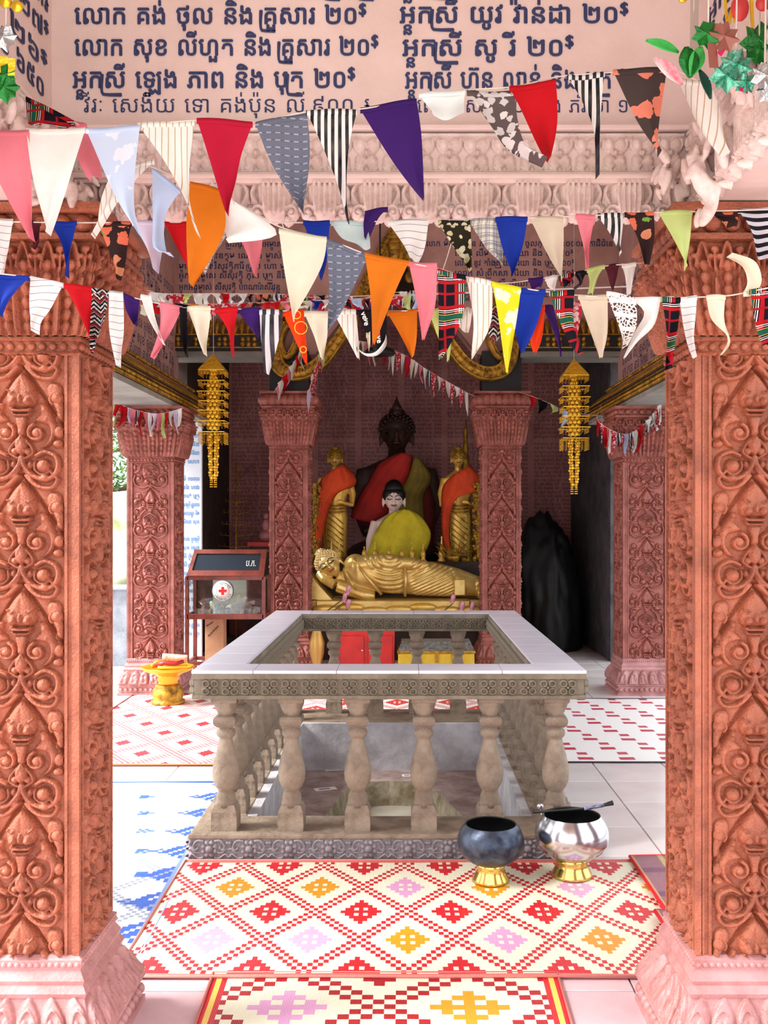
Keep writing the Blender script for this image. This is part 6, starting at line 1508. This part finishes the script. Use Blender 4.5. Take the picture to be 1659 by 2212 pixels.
# white handwriting on the black pennant
lb = [o for l, o in allp if l.startswith('black pennant with white')][0]
for s, px, py, rz in (('ve', 786, 688, -1.5), ('l', 812, 717, -1.45), ('ve', 813, 726, -1.45), ('ve', 779, 676, -1.2)):
    p = at(px, py, 2.47) - lb.location; ux = Vector((math.cos(rz), 0, math.sin(rz))); uz = Vector((-math.sin(rz), 0, math.cos(rz))); text_obj('lettering', s, p, ux, .020, PAPER, lb, off=.02, uz=uz)
p = at(818, 722, 2.465) - lb.location; B().ball(p, .0042, 8, 1, .3, 1).build('red_heart', REDP, lb)
# round yellow outlines printed on the orange-red pennant
ob = [o for l, o in allp if l == 'orange-red pennant with printed yellow rings'][0]; b = B()
for px, py, r in ((650, 708, .016), (641, 680, .010), (655, 755, .008)):
    p = at(px, py, 2.47) - ob.location; b.tube([p + Vector((r * math.cos(a * .6283), 0, r * math.sin(a * .6283))) for a in range(11)], .0013, 5)
b.build('printed_ring', YELP, ob)['kind'] = 'stuff'

# far strings of small pennants
ords = ['first', 'second', 'third', 'fourth', 'fifth', 'sixth', 'seventh', 'eighth', 'ninth', 'tenth', 'eleventh', 'twelfth', 'thirteenth', 'fourteenth', 'fifteenth', 'sixteenth', 'seventeenth', 'eighteenth', 'nineteenth', 'twentieth', 'twenty-first', 'twenty-second', 'twenty-third', 'twenty-fourth', 'twenty-fifth', 'twenty-sixth', 'twenty-seventh', 'twenty-eighth', 'twenty-ninth', 'thirtieth']
def far_string(path, Y, n, h, wid, place, seed, codes, clabel, e0=(), e1=(), blunt=False):
    rr = random.Random(seed); P = resample(path, n * 2 + 1)
    cord('bunting_cord', list(e0) + path + list(e1), Y + .004, clabel, .002)
    for i in range(n):
        a, b_ = P[2 * i], P[2 * i + 2]; mx = (a + b_) / 2; w = np.hypot(*(b_ - a)); c = rr.choice(codes); hh = h * rr.uniform(.6, 1.35)
        hwid = max(w * .45, wid) * rr.uniform(.6, 1.1); tipx = mx[0] + rr.uniform(-.9, .9) * wid; mid_ = (mx[0] + rr.uniform(-.5, .5) * wid, mx[1] + hh * .5); tw_ = wid * (rr.uniform(.3, .9) if blunt else .12); g = rr.uniform(.3, .9); sl = (b_[1] - a[1]) * .45
        L = [(mx[0] - hwid, mx[1] - sl), (mid_[0] - hwid * g, mid_[1]), (tipx - tw_, mx[1] + hh)]; Rt = [(mx[0] + hwid, mx[1] + sl), (mid_[0] + hwid * g, mid_[1] + 1), (tipx + tw_, mx[1] + hh * rr.uniform(.8, 1))]
        pennant(c, L, Rt, Y + rr.uniform(-.02, .02), '%s scrap, %s from left %s' % (CL[c][0], ords[i], place), 'tiny pennants ' + place, 8, 5, .03, False)
mixc = ['W', 'R', 'B', 'P', 'KS', 'CR', 'PU', 'AQ', 'F', 'W', 'RW', 'G', 'BK', 'T', 'O', 'LB', 'RW', 'W']
far_string([(268, 622), (350, 634), (470, 634), (620, 636), (760, 640)], 4.9, 26, 22, 12, 'on upper crowded inner string', 1, mixc, 'cord of the upper crowded inner string', [(-135, 600)], [(1825, 600)], True)
far_string([(275, 645), (400, 657), (560, 654), (760, 646), (935, 636)], 4.7, 30, 24, 13, 'on lower crowded inner string', 2, mixc, 'cord of the lower crowded inner string', [(-180, 620)], [(1865, 600)], True)
far_string([(655, 640), (720, 655), (760, 650), (850, 632), (935, 625)], 5.2, 11, 40, 13, 'on string beneath the gable top', 3, ['RW', 'KS', 'AQ', 'C', 'W'], 'cord of the inner string beneath the gable top', [(600, 440, 3.06)], [(1000, 440, 3.06)])
far_string([(768, 735), (820, 745), (880, 770), (925, 800), (1012, 850)], 9.85, 24, 42, 6, 'on garland over right inner pillar', 4, ['P', 'W', 'C', 'KS', 'W', 'RW', 'CR'], 'cord of the garland over the right inner pillar', [(758, 728, 10.0)], [(1030, 856, 10.0)])
far_string([(596, 840), (615, 810), (640, 775), (660, 735)], 9.85, 9, 40, 7, 'on garland over left inner pillar', 5, ['R', 'W', 'B', 'CR', 'P'], 'cord of the garland over the left inner pillar', [(590, 850, 10.0)], [(662, 722, 10.0)])
far_string([(668, 845), (680, 800), (695, 755), (700, 720)], 9.8, 8, 46, 6, 'on garland beside left serpent curl', 6, ['W', 'G', 'RW', 'W', 'LC'], 'cord of the garland beside the left serpent curl', [(664, 853, 10.0)], [(702, 706, 10.0)])
far_string([(243, 862), (265, 876), (310, 890), (350, 893), (392, 882)], 8.32, 17, 46, 6.5, 'on left side pillar garland', 7, ['W', 'R', 'G', 'W', 'KS', 'LC', 'P'], 'cord of the garland across the left side pillar head', [(240, 856, 8.42)], [(396, 880, 8.42)])
far_string([(1290, 905), (1318, 928), (1352, 938), (1385, 922), (1410, 895), (1428, 870)], 8.32, 18, 40, 7, 'on right side pillar garland', 8, ['W', 'R', 'W', 'RW', 'LB', 'KS', 'W'], 'cord of the garland across the right side pillar head', [(1300, 872, 9.3)], [(1436, 866, 8.42)])
far_string([(1138, 852), (1165, 862), (1195, 875), (1230, 890)], 9.3, 4, 30, 12, 'on dim string by right inner pillar', 9, ['LB', 'G', 'BK', 'R'], 'cord of the dim string by the right inner pillar', [(1122, 848, 9.98)], [(1332, 902, 8.9)])

# ------------------------------------------------------------------ foil and plastic flowers at the top corners
LG = mat('green_foil', (20, 128, 44), .28, .35, rgb2=(10, 92, 34), vscale=40, bump=.5, bscale=60); LG2 = mat('light_green_plastic', (70, 200, 90), .35, rgb2=(30, 160, 60), vscale=20); SF = mat('silver_foil', (190, 196, 200), .2, .8, bump=.6, bscale=50); YF = mat('gold_foil', (232, 200, 50), .22, .7, bump=.3, bscale=40)
TF = mat('emerald_foil', (30, 150, 110), .2, .6, rgb2=(140, 220, 200), vscale=50, bump=.8, bscale=60); BF = mat('brown_sheer_foil', (150, 92, 80), .25, .2); RF = mat('red_plastic', (190, 50, 50), .4); MG = mat('magenta_plastic', (200, 30, 100), .4); PWH = mat('pink_white_petal', (250, 232, 236), .5, rgb2=(232, 60, 100), vscale=12)
def jag(c, r0, r1, n, m, parent, rot=0, sx=1.0, sy=1.0, dep=.0, name='leaf'):
    v = [(0, -.006, 0)]; 
    for i in range(2 * n): a = rot + i * math.pi / n; r = r0 if i % 2 else r1; v.append((r * sx * math.cos(a), .006 * math.sin(i * 1.7), r * sy * math.sin(a)))
    f = [(0, i + 1, (i + 1) % (2 * n) + 1) for i in range(2 * n)]; o = link(name, mesh_np(name, v, f, False), m, parent, Vector(c)); s = o.modifiers.new('t', 'SOLIDIFY'); s.thickness = .0015; return o
def corner(name, px, py, Y, label, items, cordtop=-160):
    base = at(px, py, Y); r = empty(name, base, label=label, cat='decoration', group='foil and plastic flower decorations'); 
    B().tube([(0, 0, 0), (.004, 0, .3), (0, 0, 4.0 - base.z)], .002, 5).build('hanging_thread', STRING, r)
    for it in items:
        kind, x, y, a, b_, m = it[:6]; p = at(x, y, Y) - base; k = Y / F
        if kind == 'j': jag(p, a * k * .72, a * k, 8, m, r, b_, name='jagged_leaf')
        elif kind == 's': B().box(-a * k / 2, a * k / 2, -.001, .001, -b_ * k / 2, b_ * k / 2).build('foil_strip', m, r, p, (0, it[6], .3))
        elif kind == 'e':
            v = []; n = 9
            for i in range(n):
                t = i / (n - 1); w = b_ * k * math.sin(math.pi * (t * .9 + .05)); xx = (t - .5) * a * 2 * k
                v += [(xx, -.004 + .03 * (t - .5) ** 2, w), (xx, .006, 0), (xx, -.004 + .03 * (t - .5) ** 2, -w)]
            f = [(3 * i + q, 3 * i + q + 1, 3 * i + q + 4, 3 * i + q + 3) for i in range(n - 1) for q in (0, 1)]; o = link('leaf', mesh_np('leaf', v, f, True), m, r, p, (0, it[6], 0)); s = o.modifiers.new('t', 'SOLIDIFY'); s.thickness = .0015
        elif kind == 'b': B().ball((0, 0, 0), a * k, 14, 1, .7, b_).build('bud', m, r, p)
    return r
corner('plastic_rose_spray', 1497, 90, 2.12, 'plastic rose spray with pink petals and green leaves at upper right', [('e', 1432, 98, 38, 10, LG2, .35), ('e', 1445, 152, 42, 14, PWH, .75), ('e', 1488, 132, 34, 22, LG, 1.45), ('e', 1505, 130, 34, 16, LG2, 1.9), ('e', 1524, 180, 34, 9, mat('dark_leaf', (16, 70, 56), .5), 1.2), ('s', 1500, 30, 20, 150, mat('dull_tape', (176, 160, 150), .5), .02)])
corner('foil_leaf_garland', 1530, 60, 2.02, 'dark green foil leaf with sheer brown strips at upper right', [('j', 1526, 75, 32, .2, LG), ('j', 1563, 80, 36, .5, BF), ('s', 1540, 120, 22, 52, BF, -.1), ('s', 1562, 105, 12, 34, MG, .6)])
corner('foil_star_garland', 1590, 130, 2.08, 'emerald foil cluster with clear tape at upper right', [('j', 1568, 165, 36, .1, TF), ('j', 1590, 140, 38, .4, TF), ('j', 1610, 178, 26, .7, TF), ('s', 1602, 145, 25, 70, GLASS, 0.0), ('s', 1606, 195, 22, 8, MG, .2)])
corner('foil_leaf_garland', 1640, 95, 2.15, 'bright green foil rosette at the right edge of the picture', [('j', 1645, 92, 48, .0, LG), ('j', 1640, 110, 34, .5, LG)])
corner('foil_leaf_garland', 1652, 175, 2.05, 'crumpled silver foil at the right edge under the green rosette', [('j', 1655, 165, 34, .3, SF), ('j', 1660, 195, 30, .9, SF)])
corner('gold_strip_cluster', 1590, 20, 2.1, 'yellow foil strips around a red petal at upper right', [('b', 1598, 18, 20, 1.4, RF), ('s', 1582, 22, 9, 62, YF, .35), ('s', 1592, 20, 8, 60, YF, .15), ('s', 1624, 20, 8, 80, YF, -.05), ('s', 1568, 20, 6, 60, YF, -.1), ('b', 1648, 8, 16, 1, RF), ('b', 1475, -4, 10, 1, YF)])
corner('foil_leaf_garland', 12, 100, 2.1, 'green and silver foil leaves at the left edge of the picture', [('j', 8, 82, 30, .2, SF), ('j', 10, 190, 34, .1, LG), ('j', 8, 165, 28, .5, LG), ('s', 25, 148, 14, 44, YF, .03), ('s', 8, 140, 18, 36, YF, -.03)])
corner('gold_flower_pendant', 36, 10, 2.1, 'yellow foil flower with magenta centres at upper left', [('b', 37, 14, 13, 1, YF), ('b', 38, 12, 8, 1, MG), ('b', 12, 4, 14, 1, YF), ('b', 13, 2, 8, 1, RF)])
